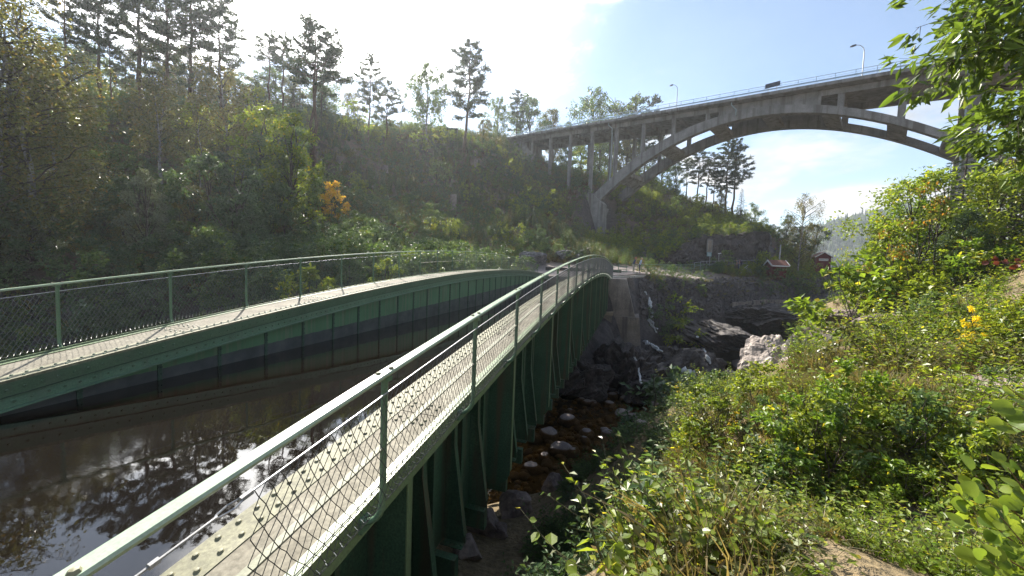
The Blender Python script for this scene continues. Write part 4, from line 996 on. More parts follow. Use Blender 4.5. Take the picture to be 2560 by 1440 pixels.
mb = MB(); mb.box((0,0,.6),(2.7,2.7,1.6)); o = mb.build('stone_plinth', M_TAN); o.location = np.array(gp_(2060,676,74.6))-np.array([0,0,1.0]); tag(o, 'pale stone plinth under the hut with the white sign', 'plinth')
# dark girder bridge by that hut
rb = empty('rail_bridge', (0,0,0), 'dark low girder bridge with a grey railing, right of the signed hut', 'bridge')
a = at(2063,664,75); b = at(2175,664,75); mb = MB(); mb.bar(a-np.array([0,0,.9]), b-np.array([0,0,.9]), 2.2, 1.1); mb.build('girder', M_TIMBER, rb)
mb = MB(); mb.bar(a+np.array([0,0,1.0]), b+np.array([0,0,1.0]), .08, .10); mb.bar(a-np.array([0,0,.2]), b-np.array([0,0,.2]), .08, .10); mb.build('rail', M_GALV, rb)
pm = MB(); pm.box((0,0,.4),(.12,.08,1.2)); pm = pm.mesh('post', M_GALV)
for t in np.linspace(0, 1, 18): q = link('post', pm, rb); q.location = a+(b-a)*t
# cliff: framed panel, blue sign, two lamps, cabinet
def board(px, py, depth, w, h, lab, frame_mat, face_mat, name, cat):
    P, depth = on_cliff(px, py, .45); k_ = depth/62.5; w *= k_; h *= k_; o = empty(name, P, lab, cat, None, HZ+.15)
    mb = MB()
    for s_ in (-1, 1): mb.box((s_*w/2,0,0),(.16,.14,h)); mb.box((0,0,s_*(h/2-.075)),(w-.165,.13,.15))
    mb.build('frame', frame_mat, o); mb = MB(); mb.box((0,.03,0),(w-.17,.05,h-.31)); mb.build('panel', face_mat, o); return o
board(1774,615,62.5,.85,2.15,'tall pale framed doorway on the rock cliff',M_CONC,M_CONC_OLD,'doorway','doorway')
M_BLUE = surf_mat('pale_blue_board', [(.3,(.13,.24,.27)),(.7,(.20,.33,.36))], 4, .5, .05, .002)
def info():
    P = on_cliff(1772,650,.9)[0]; P[2] = ground(P[0], P[1])-.1; o = empty('information_sign', P, 'pale blue information sign on a post below the framed doorway', 'sign', None, HZ+.15); top = height_to(P, 632)
    mb = MB(); mb.box((.2,.05,top/2),(.07,.07,top)); mb.build('post', M_GALV, o); mb = MB(); mb.box((0,0,top-.25),(.80,.04,.62)); b = mb.build('panel', M_BLUE, o)
    for k in range(4):
        l = MB(); l.box((-.05+.05*(k%2),-.024,top-.07-.12*k),(.5,.006,.03)); l.build('text_line', M_WHITE, b)
info()
def path_lamp(px, py, depth, top, label):
    P = np.array(gp_(px, py, depth)); h = height_to(P, top); o = empty('path_lamp', P, label, 'lamp', None, HZ)
    mb = MB(); mb.tube([(0,0,0),(0,0,h-.1)], .05, 8); mb.build('pole', M_GALV, o)
    mb = MB(); mb.loft([[(-.14,-.12,h-.12),(.28,-.12,h-.06),(.28,.12,h-.06),(-.14,.12,h-.12)],[(-.10,-.10,h),(.26,-.08,h+.06),(.26,.08,h+.06),(-.10,.10,h)]]); mb.build('lamp_head', M_WHITE, o)
path_lamp(1795, 672, 58, 633, 'slim grey path lamp with a white head in front of the cliff')
mb = MB(); P = np.array(gp_(1947,668,63)); h = height_to(P, 612); mb.tube([(0,0,0),(0,0,h)], [.12,.09], 8); o = mb.build('pole', M_GALV); o.location = P; tag(o, 'plain grey pole rising behind the tiled red hut', 'pole')
def cabinet():
    P = gp_(1872,664,60); o = empty('cabinet', P, 'pale concrete cabinet beside the slanting handrail', 'cabinet', None, HZ)
    mb = MB(); mb.box((0,0,.42),(.80,.5,.84)); mb.build('box', M_CONC, o); mb = MB(); mb.box((0,0,.87),(.9,.6,.05)); mb.build('lid', M_CONC_OLD, o)
    P = gp_(1855,668,59.4); o = empty('handrail', P, 'slanting pale handrail of a short stair by the cabinet', 'handrail', None, HZ)
    mb = MB(); mb.tube([(-.2,0,.35),(.95,0,1.35)], .035, 6); mb.build('rail', M_WHITE, o); mb = MB(); mb.tube([(-.1,.0,.05),(.85,.0,.95)], .025, 6); mb.build('rail', M_WHITE, o)
    mb = MB(); mb.tube([(-.15,0,-.1),(-.15,0,.45)], .03, 6); mb.build('post', M_WHITE, o)
cabinet()
# dark containers on the hilltop left of the bridge end
def skip(px, py, depth, w, h, label):
    P = np.array(at(px, py, depth)); o = empty('waste_container', P, label, 'container', 'dark containers at the hilltop', HZ)
    mb = MB(); mb.box((0,0,h/2),(w,1.2,h)); bx = mb.build('box', M_SLATE, o)
    for k in range(4): b = MB(); b.box((-w/2+w*(k+.5)/4,-.63,h/2),(.07,.06,h-.1)); b.build('rib', M_DARK, bx)
    b = MB(); b.box((0,0,h+.04),(w+.12,1.3,.08)); b.build('lid', M_DARK, o)
M_SLATE = surf_mat('slate_blue_metal', [(.3,(.030,.045,.06)),(.7,(.05,.07,.09))], 2, .5, .05, .002)
skip(1110,340,83,1.9,1.5,'slate blue container on the hilltop, left of the pair'); skip(1134,341,83,1.7,1.5,'slate blue container on the hilltop, right of the pair')
P = np.array(at(1128,340,84)); o = empty('street_lamp', P, 'curved street lamp on the hilltop behind the containers', 'street lamp')
mb = MB(); mb.tube([(0,0,0),(0,0,2.8),(.25,.1,3.6),(.9,.3,4.1),(1.7,.5,4.3)], .06, 6); mb.build('pole', M_GALV, o); mb = MB(); mb.box((1.8,.52,4.28),(.6,.2,.12)); mb.build('lamp_head', M_DARK, o)

# tree stumps left on the felled slope
M_CUT = surf_mat('cut_wood', [(.3,(.30,.24,.17)),(.7,(.46,.38,.28))], 6, .8, .1, .004)
def stump(px, py, top, w, label):
    P = hit(px, py, 20); z = P@FW; r = w*z/F/2; h = max(.25, height_to(P, top)); o = empty('tree_stump', P-np.array([0,0,.1]), label, 'stump', 'stumps on the felled slope')
    mb = MB(); mb.tube([(0,0,-.2),(0,0,.12),(0,0,h)], [r*1.35, r*1.05, r], 10, cap=False); mb.build('bark', M_BARK2, o); mb = MB(); th = np.arange(10)*.6283; mb.add([(0,0,h)]+[(math.cos(t)*r,math.sin(t)*r,h) for t in th], [[0,1+k,1+(k+1)%10] for k in range(10)]); mb.build('cut_face', M_CUT, o)
M_BARK2 = surf_mat('stump_bark', [(.3,(.12,.10,.085)),(.7,(.27,.23,.20))], 5, .95, .4, .01, None, 16)
for x, y, t, w, lb in [(895,588,568,20,'pale leaning stump below the yellow bush'), (1133,522,485,16,'tall grey stump on the middle of the slope'), (963,430,412,14,'bleached stump under the slim middle pine'), (1030,512,500,12,'short stump left of the tall grey one'), (1266,428,408,12,'bleached stump among shoots near the bridge end'), (1213,530,518,10,'small stump above the dark shrubs'), (1190,415,398,8,'small stump beside the tall pine')]: stump(x, y, t, w, lb)

# ------------------------------------------------------------------ people: one skinned body each, dressed by body zone
def person(P, h, rz, label, zones, lean=.0, hands=(.42,.95), hat=None, hair=None):
    k = h/1.75; o = empty('person', P, label, 'person', None, rz)
    J = dict(pel=(0,0,.93), wa=(.02+lean*.3,0,1.08), ch=(.04+lean*.8,0,1.32), ne=(.06+lean*1.1,0,1.49), he=(.10+lean*1.25,0,1.60), ht=(.11+lean*1.3,0,1.73))
    r = dict(pel=.15, wa=.135, ch=.16, ne=.06, he=.095, ht=.075)
    for s_, n in ((-1,'l'),(1,'r')):
        J['hp'+n] = (0,s_*.10,.88); r['hp'+n] = .10; J['kn'+n] = (.03,s_*.11,.48); r['kn'+n] = .065; J['an'+n] = (-.02,s_*.12,.09); r['an'+n] = .045; J['to'+n] = (.17,s_*.14,.045); r['to'+n] = .04
        J['sh'+n] = (J['ch'][0],s_*.20,1.42); r['sh'+n] = .065; J['el'+n] = (J['ch'][0]+.10,s_*.26,1.14); r['el'+n] = .048; J['wr'+n] = (hands[0]-.08,s_*.17,hands[1]+.06); r['wr'+n] = .034; J['ha'+n] = (hands[0],s_*.15,hands[1]+.04); r['ha'+n] = .04; J['fi'+n] = (hands[0]+.08,s_*.13,hands[1]); r['fi'+n] = .022
    E = [('pel','wa'),('wa','ch'),('ch','ne'),('ne','he'),('he','ht')]
    for n in 'lr': E += [('pel','hp'+n),('hp'+n,'kn'+n),('kn'+n,'an'+n),('an'+n,'to'+n),('ch','sh'+n),('sh'+n,'el'+n),('el'+n,'wr'+n),('wr'+n,'ha'+n),('ha'+n,'fi'+n)]
    ks = list(J); me = bpy.data.meshes.new('body'); me.from_pydata([tuple(np.array(J[q])*k) for q in ks], [(ks.index(a), ks.index(b)) for a, b in E], [])
    b = bpy.data.objects.new('body', me); C.objects.link(b); b.modifiers.new('skin', 'SKIN'); s2 = b.modifiers.new('sub', 'SUBSURF'); s2.levels = 1; s2.render_levels = 1
    for q, v in zip(ks, me.skin_vertices[0].data): v.radius = (r[q]*k, r[q]*k); v.use_root = q == 'pel'
    dg = bpy.context.evaluated_depsgraph_get(); ev = bpy.data.meshes.new_from_object(b.evaluated_get(dg)); C.objects.unlink(b); bpy.data.objects.remove(b)
    for m in zones['mats']: ev.materials.append(m)
    for p in ev.polygons:
        c = np.array(p.center)/k; z = c[2]; arm = abs(c[1]) > .19 and z < 1.36 or (c[0] > .22 and .8 < z < 1.3)
        p.material_index = 0 if z > 1.50 else (1 if (z > .97 and not (arm and c[0] > .20)) else (0 if arm and z > .8 else (2 if z > .10 else 3))); p.use_smooth = True
    bo = link('body', ev, o)
    hx, hz = J['he'][0]*k, J['he'][2]*k
    mb = MB(); rg = []
    if hair is not None:
        for f in np.linspace(0, 1, 6): 
            th = np.arange(10)*.6283; R_ = .118*k*math.cos(f*1.35); rg.append([(hx-.018*k+math.cos(t)*R_, math.sin(t)*R_*.9, hz+.02*k+.13*k*math.sin(f*1.5)) for t in th])
        mb.loft(rg, True, False); mb.build('hair', hair, o, True)
    fm = MB(); 
    fm.box((hx+.10*k,0,hz-.01*k),(.03*k,.025*k,.04*k))
    fm.build('nose', zones['mats'][0], o); em = MB(); em.box((hx+.093*k,.035*k,hz+.02*k),(.012*k,.022*k,.012*k)); em.box((hx+.093*k,-.035*k,hz+.02*k),(.012*k,.022*k,.012*k)); em.build('eyes', M_DARK, o)
    return o
def cloth(n, c, v=.25): return surf_mat(n, [(.3, tuple(x*(1-v) for x in c)), (.7, tuple(x*(1+v) for x in c))], 9, .9, .1, .004)
M_SKIN = cloth('skin', (.46,.25,.19), .1); M_SHOE = cloth('shoe', (.05,.045,.04))
M_NAVY = cloth('navy_cloth', (.035,.05,.11)); M_BEIGE = cloth('beige_cloth', (.40,.36,.29)); M_LBLUE = cloth('pale_blue_cloth', (.42,.50,.62)); M_DNAVY = cloth('dark_trousers', (.05,.055,.09)); M_GREY = cloth('grey_cloth', (.24,.23,.25)); M_PURP = cloth('dark_purple_cloth', (.045,.03,.06))
M_HAIRR = cloth('reddish_hair', (.42,.16,.11)); M_HAIRB = cloth('fair_hair', (.45,.32,.17))
rzp = YAW*1.0
person(tuple(at(1582,683,41.3)), 1.78, rzp-.3, 'person in a navy shirt and beige trousers leaning forward by the canal railing', dict(mats=[M_SKIN,M_NAVY,M_BEIGE,M_SHOE]), .12, (.40,1.0), hair=M_HAIRR)
person(tuple(at(1598,683,41.0)), 1.70, rzp-.3, 'person in a pale blue shirt with fair hair resting hands on the railing', dict(mats=[M_SKIN,M_LBLUE,M_DNAVY,M_SHOE]), .10, (.46,1.0), hair=M_HAIRB)
person(tuple(at(1853,672,60.5)), 1.60, rzp+2.4, 'person in a dark purple jacket bending beside the slanting handrail', dict(mats=[M_SKIN,M_PURP,M_DNAVY,M_SHOE]), .22, (.42,.8), hair=M_DARK)
person(tuple(at(1846,673,59.6)), 1.45, rzp+2.8, 'person in grey bending behind the yellow grass', dict(mats=[M_SKIN,M_GREY,M_DNAVY,M_SHOE]), .28, (.42,.75), hair=M_HAIRB)
# ------------------------------------------------------------------ vegetation: prototypes
M_BARK = surf_mat('bark', [(.3,(.035,.028,.022)),(.7,(.10,.08,.065))], 4, .95, .6, .02, None, 14)
M_PINEBARK = surf_mat('pine_bark', [(.3,(.055,.035,.025)),(.7,(.15,.095,.065))], 3, .95, .6, .02, None, 10)
M_BIRCHBARK = surf_mat('birch_bark', [(.3,(.07,.065,.06)),(.5,(.20,.19,.18)),(.8,(.36,.35,.33))], 3, .85, .3, .01, None, 12)
M_PINE = leaf_mat('pine_needles', (.046,.074,.038), (.068,.096,.046), (.13,.10,.04), .24, .5, p3=.03, tboost=1.5)
M_SPRUCE = leaf_mat('spruce_needles', (.022,.042,.020), (.036,.056,.024), None, .2, .5, tboost=1.5)
M_LEAF = leaf_mat('broad_leaves', (.078,.138,.046), (.115,.172,.052), (.18,.17,.04), .38, .42, spec=.45, p3=.04, tboost=1.6)
M_LEAF_DARK = leaf_mat('dark_leaves', (.062,.112,.054), (.094,.142,.060), None, .28, .42, spec=.5, tboost=1.6)
M_LEAF_OLIVE = leaf_mat('olive_leaves', (.112,.122,.044), (.152,.146,.052), (.20,.14,.04), .38, .38, p3=.08, tboost=1.6)
M_LEAF_LIME = leaf_mat('lime_leaves', (.13,.19,.022), (.18,.22,.028), (.36,.30,.03), .46, .40, p3=.02)
M_LEAF_SUN = leaf_mat('bank_leaves', (.110,.185,.022), (.195,.230,.028), (.40,.34,.04), .45, .40, p3=.015)
M_LEAF_YELLOW = leaf_mat('yellow_leaves', (.62,.48,.07), (.68,.50,.07), (.60,.30,.05), .45, .45, p3=.22, tboost=1.5)
M_LEAF_ORANGE = leaf_mat('turning_leaves', (.13,.17,.028), (.17,.19,.03), (.40,.19,.03), .42, .45, p3=.22, tboost=1.5)
M_BANK_DARK = leaf_mat('shaded_bank_leaves', (.050,.095,.036), (.080,.125,.040), None, .38, .5, spec=.25)  # darker copy of the bank leaves, shade put into the colour
M_GRASS = leaf_mat('dry_grass', (.16,.125,.055), (.24,.185,.085), (.10,.12,.03), .4, .6, p3=.3, tboost=1.5)
M_GRASS_GREEN = leaf_mat('green_grass', (.07,.095,.025), (.12,.13,.035), (.2,.16,.06), .4, .5, p3=.2)
M_HEATHER = leaf_mat('brown_heather', (.13,.075,.048), (.17,.085,.06), (.11,.11,.04), .3, .7, p3=.3, tboost=1.3)
M_FLOWER = leaf_mat('yellow_flowers', (.78,.64,.03), (.82,.66,.03), None, .35, .6, tboost=1.2)
M_STEM = surf_mat('plant_stem', [(.3,(.06,.055,.02)),(.7,(.13,.11,.045))], 8, .7, 0)

def rnd(n, *s): return RNG.normal(0, 1, (n, *s)) if s else RNG.normal(0, 1, n)
def unit(v): return v/(np.linalg.norm(v, axis=-1, keepdims=True)+1e-9)
def leaves(mb, P, D, Nn, ln, wd, fold=.18, mi=0, tip=.55):
    """pointed leaves: base at P, along D, facing Nn; folded on the midrib"""
    P = np.asarray(P, float); D = unit(D); S_v = unit(np.cross(D, Nn)); Nn = np.cross(S_v, D)
    ln = np.broadcast_to(ln, len(P))[:, None]; wd = np.broadcast_to(wd, len(P))[:, None]
    mid = P+D*ln*(1-tip)+Nn*wd*fold
    V = np.stack([P, mid+S_v*wd*.5, P+D*ln-Nn*ln*.08, mid-S_v*wd*.5], 1).reshape(-1, 3)
    b = np.arange(len(P))[:, None]*4
    mb.add(V, np.concatenate([b+np.array([[0,1,2]]), b+np.array([[0,2,3]])], 1).reshape(-1, 3), mi)
def roundleaf(mb, P, D, Nn, ln, mi=0):
    P = np.asarray(P, float); D = unit(D); S_v = unit(np.cross(D, Nn)); Nn = np.cross(S_v, D); ln = np.broadcast_to(ln, len(P))[:, None]
    o = [(0,0,0),(.25,.42,.04),(.62,.46,.05),(1.0,0,-.06),(.62,-.46,.05),(.25,-.42,.04)]
    V = np.stack([P+D*ln*a+S_v*ln*b_+Nn*ln*c for a, b_, c in o], 1).reshape(-1, 3); b = np.arange(len(P))[:, None]*6
    F_ = np.concatenate([b+np.array([[0,1,3]]), b+np.array([[1,2,3]]), b+np.array([[0,3,5]]), b+np.array([[3,4,5]])], 1).reshape(-1, 3)
    mb.add(V, F_, mi)
def wand(p0, p1, sag=0.0, n=5, wob=.05):
    t = np.linspace(0, 1, n)[:, None]; p0 = np.asarray(p0, float); p1 = np.asarray(p1, float)
    L_ = np.linalg.norm(p1-p0); P = p0+(p1-p0)*t; P[:, 2] -= sag*L_*4*(t*(1-t))[:, 0]*-.5
    P[1:-1] += rnd(n-2, 3)*wob*L_*.5; return P

PROTO = {}
def proto_broadleaf(key, h, r, n_lobes, n_leaf, ll, mat, bark, base=.25, tall=1.0, seed=0, droop=0.0, lobe=.36, trunk_r=None, stems=1):
    global RNG; RNG = np.random.default_rng(seed)
    tb = MB(); tr = trunk_r or h*.014+.03; cr = MB()
    tops = []
    for s_ in range(stems):
        off = np.array([0,0,0.0]) if stems == 1 else np.r_[rnd(2)*.12, 0]
        lean = np.r_[rnd(2)*.06*h*(1 if stems == 1 else 2.2), h*.92]
        T = wand(off, off+lean, 0, 8, .03); tb.tube(T, np.linspace(tr, tr*.18, 8), 6); tops.append(T)
    C_ = []
    for k in range(n_lobes):
        z = base+(1-base)*((k+.5)/n_lobes); prof = math.sin(math.pi*min(.96, (.16+.80*(z-base)/(1-base))))**.75
        a = k*2.399+RNG.uniform(-.5, .5); rr = r*prof*RNG.uniform(.35, .95)
        T = tops[k % stems]; q = T[min(7, int(z*7.6))]
        c = np.array([q[0]+rr*math.cos(a), q[1]+rr*math.sin(a), z*h*tall+rnd(1)[0]*.03*h]); C_.append((c, r*lobe*RNG.uniform(.65, 1.2)*(.55+.45*prof)))
        start = T[max(1, min(6, int(max(.08, z-.18)*7)))]
        tb.tube(wand(start, c, .1, 5), np.linspace(tr*.38, tr*.07, 5), 4)
    per = max(8, n_leaf//n_lobes)
    for c, R_ in C_:
        # twigs inside the lobe, leaves crowded along them
        nt = max(4, per//9); dirs = unit(rnd(nt, 3)+np.array([0,0,.15])); ends = c+dirs*R_*RNG.uniform(.55, 1.12, (nt, 1))*np.array([1,1,.78])
        for e in ends[::4]: tb.tube(np.stack([c, e]), [tr*.09, tr*.03], 3, cap=False)
        for e in ends:
            m = 9; t = RNG.uniform(.35, 1.08, (m, 1)); P = c+(e-c)*t+rnd(m, 3)*R_*.13
            if droop: P[:, 2] -= droop*R_*RNG.uniform(0, 1, m)**1.5
            D = unit((e-c)[None]+rnd(m, 3)*R_*.9+np.array([0,0,-.35-droop])*R_); Nn = unit(rnd(m, 3)*.6+np.array([0,0,1.0]))
            leaves(cr, P, D, Nn, ll*RNG.uniform(.7, 1.25, m), ll*.62*RNG.uniform(.8, 1.2, m))
    PROTO[key] = dict(h=h, parts=[('trunk', tb.mesh('trunk', bark, True)), ('crown', cr.mesh('crown', mat))])

def proto_pine(key, h, bare, r, seed, n_br=26, dens=1.0, lean=0.0, flat=False):
    global RNG; RNG = np.random.default_rng(seed)
    tb = MB(); cr = MB()
    T = wand((0,0,0), (lean*h+rnd(1)[0]*.02*h, rnd(1)[0]*.02*h, h*.985), 0, 9, .012); tb.tube(T, np.linspace(h*.0125+.03, .03, 9), 7)
    at_ = lambda z: np.array([np.interp(z, T[:, 2], T[:, i]) for i in range(3)])
    for k in range(int(4+bare*8)):                        # dead stubs under the crown
        z = h*RNG.uniform(.25*bare+.1, bare+.05); a = RNG.uniform(0, 6.28); q = at_(z); l = RNG.uniform(.3, 1.2)
        tb.tube(np.stack([q, q+np.array([math.cos(a)*l, math.sin(a)*l, RNG.uniform(-.2, .15)*l])]), [.03, .01], 3, cap=False)
    for k in range(n_br):
        f = (k+.5)/n_br; z = h*(bare+(1-bare)*f**.9); a = k*2.399+RNG.uniform(-.6, .6)
        pr = (1-f)**.55*(.55+.45*math.sin(min(1, f*3.2)*1.57)) if not flat else (1-f*.6)*(.6+.4*f)
        l = r*1.25*pr*RNG.uniform(.5, 1.15)+.3; q = at_(z); up = RNG.uniform(-.12, .28)+f*.35
        e = q+np.array([math.cos(a), math.sin(a), up])*l; B = wand(q, e, -.1, 5, .07); tb.tube(B, np.linspace(.045*h/14+.01, .012, 5), 4, cap=False)
        nc = max(5, int(l*6*dens)); d0 = unit(e-q)
        for c in range(nc):                               # side twigs along the bough, bristling with needle sprays
            t = RNG.uniform(.30, 1.0); p = np.array([np.interp(t, np.linspace(0, 1, 5), B[:, i]) for i in range(3)])
            tl = (.25+.40*l*(1-.5*t))*RNG.uniform(.5, 1.1); td = unit(d0*.8+rnd(3)*np.array([.75,.75,.28])+np.array([0,0,.22])); pe = p+td*tl
            tb.tube(np.stack([p, pe]), [.012, .005], 3, cap=False)
            m = 26; f2 = RNG.uniform(.15, 1.1, (m, 1)); P = p+(pe-p)*f2+rnd(m, 3)*np.array([.09,.09,.05])*(.6+l*.12)
            D = unit(td*.7+rnd(m, 3)*.75+np.array([0,0,.35])); leaves(cr, P, D, unit(rnd(m, 3)), RNG.uniform(.18, .34, m), .10, .05)
    PROTO[key] = dict(h=h, parts=[('trunk', tb.mesh('trunk', M_PINEBARK, True)), ('crown', cr.mesh('crown', M_PINE))])

def proto_spruce(key, h, r, seed, base=.06, mat=None, dens=1.0):
    global RNG; RNG = np.random.default_rng(seed)
    tb = MB(); cr = MB(); tb.tube(wand((0,0,0), (0,0,h), 0, 7, .006), np.linspace(h*.012+.03, .012, 7), 6)
    n = int(h*7.5*dens)
    for k in range(n):
        f = (k+.5)/n; z = h*(base+(1-base)*f); a = k*2.399+RNG.uniform(-.4, .4); l = r*(1-f)**.85*RNG.uniform(.65, 1.12)+.10
        q = np.array([0,0,z]); e = q+np.array([math.cos(a)*l, math.sin(a)*l, -.28*l+.25*l*f]); tb.tube(np.stack([q, e]), [.025, .008], 3, cap=False)
        m = int(10+l*34); t = RNG.uniform(.12, 1.03, (m, 1)); P = q+(e-q)*t; d = unit(e-q); side_ = np.cross(d, [0,0,1.0])
        w = (RNG.uniform(-1, 1, (m, 1))*(1.05-t)*l*.42); P = P+side_*w; P[:, 2] -= np.abs(w[:, 0])*.25
        D = unit(d+side_*np.sign(w)*.9+rnd(m, 3)*.25+np.array([0,0,-.15])); leaves(cr, P, D, unit(rnd(m, 3)*.4+np.array([0,0,1])), RNG.uniform(.16, .30, m), .07, .06)
    PROTO[key] = dict(h=h, parts=[('trunk', tb.mesh('trunk', M_BARK, True)), ('crown', cr.mesh('crown', mat or M_SPRUCE))])

def proto_birch(key, h, r, seed, n_br=34, mat=None, ll=.12, dens=1.0, base=.3):
    global RNG; RNG = np.random.default_rng(seed)
    tb = MB(); cr = MB(); T = wand((0,0,0), (rnd(1)[0]*.03*h, rnd(1)[0]*.03*h, h*.97), 0, 9, .012); tb.tube(T, np.linspace(h*.009+.03, .02, 9), 7)
    at_ = lambda z: np.array([np.interp(z, T[:, 2], T[:, i]) for i in range(3)]); tw = MB()
    for k in range(n_br):
        f = (k+.5)/n_br; z = h*(base+(1-base)*f); a = k*2.399+RNG.uniform(-.7, .7); pr = math.sin(math.pi*min(.97, .22+.75*f))**.8; l = r*pr*RNG.uniform(.55, 1.15)+.2
        q = at_(z*.94); e = q+np.array([math.cos(a)*l, math.sin(a)*l, l*RNG.uniform(.35, .9)]); B = wand(q, e, .15, 5, .06); tw.tube(B, np.linspace(.03*h/12+.008, .008, 5), 4, cap=False)
        for c in range(max(3, int(l*5.5*dens))):
            t = RNG.uniform(.3, 1.0); p = q+(e-q)*t; m = 13; dl = RNG.uniform(.4, 1.15)*(.5+l*.28)
            s_ = np.linspace(0, 1, m)[:, None]; out = unit(np.array([math.cos(a), math.sin(a), 0])+rnd(3)*.5); P = p+out*s_*dl*.45+np.array([0,0,-1.0])*s_**1.4*dl+rnd(m, 3)*.07
            D = unit(rnd(m, 3)*.7+np.array([0,0,-.7])); leaves(cr, P, D, unit(rnd(m, 3)), ll*RNG.uniform(.7, 1.3, m), ll*.7)
    th = MB(); PROTO[key] = dict(h=h, parts=[('trunk', tb.mesh('trunk', M_BIRCHBARK, True)), ('branches', tw.mesh('branches', M_BARK)), ('crown', cr.mesh('crown', mat or M_LEAF))])

proto_pine('pine_a', 17, .52, 2.6, 1, 30); proto_pine('pine_b', 16, .40, 2.4, 2, 34); proto_pine('pine_c', 15, .60, 2.3, 3, 24, .9); proto_pine('pine_d', 10, .30, 2.4, 4, 24, 1.0, .02)
proto_pine('pine_e', 17, .34, 3.1, 24, 46, 1.05)
proto_spruce('spruce_a', 13, 2.6, 5); proto_spruce('spruce_b', 9, 1.9, 6)
proto_birch('birch_a', 11, 2.3, 7, 40, None, .19, 1.3, .22); proto_birch('birch_b', 9, 1.8, 8, 36, M_LEAF_OLIVE, .16, 1.2); proto_birch('birch_c', 12, 2.6, 28, 48, M_LEAF_OLIVE, .11, 1.25, .12); proto_birch('birch_thin', 10, 2.4, 9, 30, M_LEAF, .15, .9, .25)
proto_broadleaf('leafy_a', 8, 2.2, 30, 8200, .17, M_LEAF_DARK, M_BARK, .10, seed=10); proto_broadleaf('leafy_b', 7, 2.0, 28, 7400, .16, M_LEAF, M_BARK, .08, seed=11)
proto_broadleaf('leafy_c', 9, 2.1, 30, 8000, .16, M_LEAF_OLIVE, M_BARK, .12, seed=12, droop=.5); proto_broadleaf('leafy_d', 6, 1.9, 26, 7000, .18, M_LEAF_DARK, M_BARK, .06, seed=13, stems=3)
M_LEAF_GLINT = leaf_mat('glint_toned_leaves', (.13,.16,.10), (.18,.21,.14), None, .3, .38, spec=.7, tboost=1.4)  # leaf colour lightened to carry silvery sun glints
proto_broadleaf('leafy_s', 7, 1.9, 26, 7000, .16, M_LEAF_GLINT, M_BARK, .08, seed=44)
proto_broadleaf('leafy_e', 7.5, 2.0, 18, 3600, .20, M_LEAF_LIME, M_BARK, .12, seed=14)
proto_broadleaf('round_tree', 8, 2.3, 26, 6500, .16, M_LEAF, M_BARK, .12, seed=15, lobe=.42)
proto_broadleaf('yellow_bush', 3.2, 1.15, 16, 2600, .13, M_LEAF_YELLOW, M_BARK, .06, seed=16, stems=4, trunk_r=.03)
proto_broadleaf('bank_tree_a', 5, 2.1, 34, 9000, .115, M_LEAF_LIME, M_BARK, .05, seed=17, stems=3, trunk_r=.05)
proto_broadleaf('bank_tree_b', 5, 2.0, 34, 9000, .11, M_LEAF_SUN, M_BARK, .05, seed=18, stems=2, trunk_r=.05)
proto_broadleaf('bank_tree_c', 4, 1.1, 12, 1500, .09, M_LEAF_ORANGE, M_BARK, .15, seed=19, stems=2, trunk_r=.04)
proto_broadleaf('bush_a', 1.6, .85, 12, 900, .10, M_LEAF, M_BARK, .05, seed=20, stems=4, trunk_r=.015); proto_broadleaf('bush_b', 1.5, .8, 12, 800, .10, M_LEAF_LIME, M_BARK, .05, seed=21, stems=4, trunk_r=.015)
proto_broadleaf('bush_c', 1.4, .8, 12, 800, .10, M_LEAF_DARK, M_BARK, .05, seed=22, stems=4, trunk_r=.015)
proto_broadleaf('bush_o', 1.2, .7, 10, 600, .09, M_LEAF_OLIVE, M_BARK, .05, seed=26, stems=4, trunk_r=.015)

CATS = {'pine': ('pine_tree', 'pine tree'), 'spru': ('spruce_tree', 'spruce tree'), 'birc': ('birch_tree', 'birch tree'), 'leaf': ('leafy_tree', 'tree'), 'roun': ('leafy_tree', 'tree'), 'bank': ('leafy_tree', 'tree'), 'yell': ('yellow_bush', 'bush'), 'bush': ('leafy_bush', 'bush')}
def plant(key, P, h, label, group=None, rz=None, wide=1.0):
    p = PROTO[key]; nm, cat = CATS['bush' if key == 'bank_bush' else key[:4]]; s = h/p['h']
    o = empty(nm, (float(P[0]), float(P[1]), float(P[2])-.08), label, cat, group, random.uniform(0, 6.28) if rz is None else rz)
    o.scale = (s*wide, s*wide, s)
    for n_, me in p['parts']: link(n_, me, o)
    return o
def plant_px(key, px, py, top, label, group=None, rz=None, wide=1.0, t0=3.0, depth=None, hmin=.3):
    if depth is None: P = hit(px, py, t0)
    else:
        q = at(px, py, depth); P = np.array([q[0], q[1], ground(q[0], q[1])])
    return plant(key, P, max(hmin, height_to(P, top)), label, group, rz, wide)

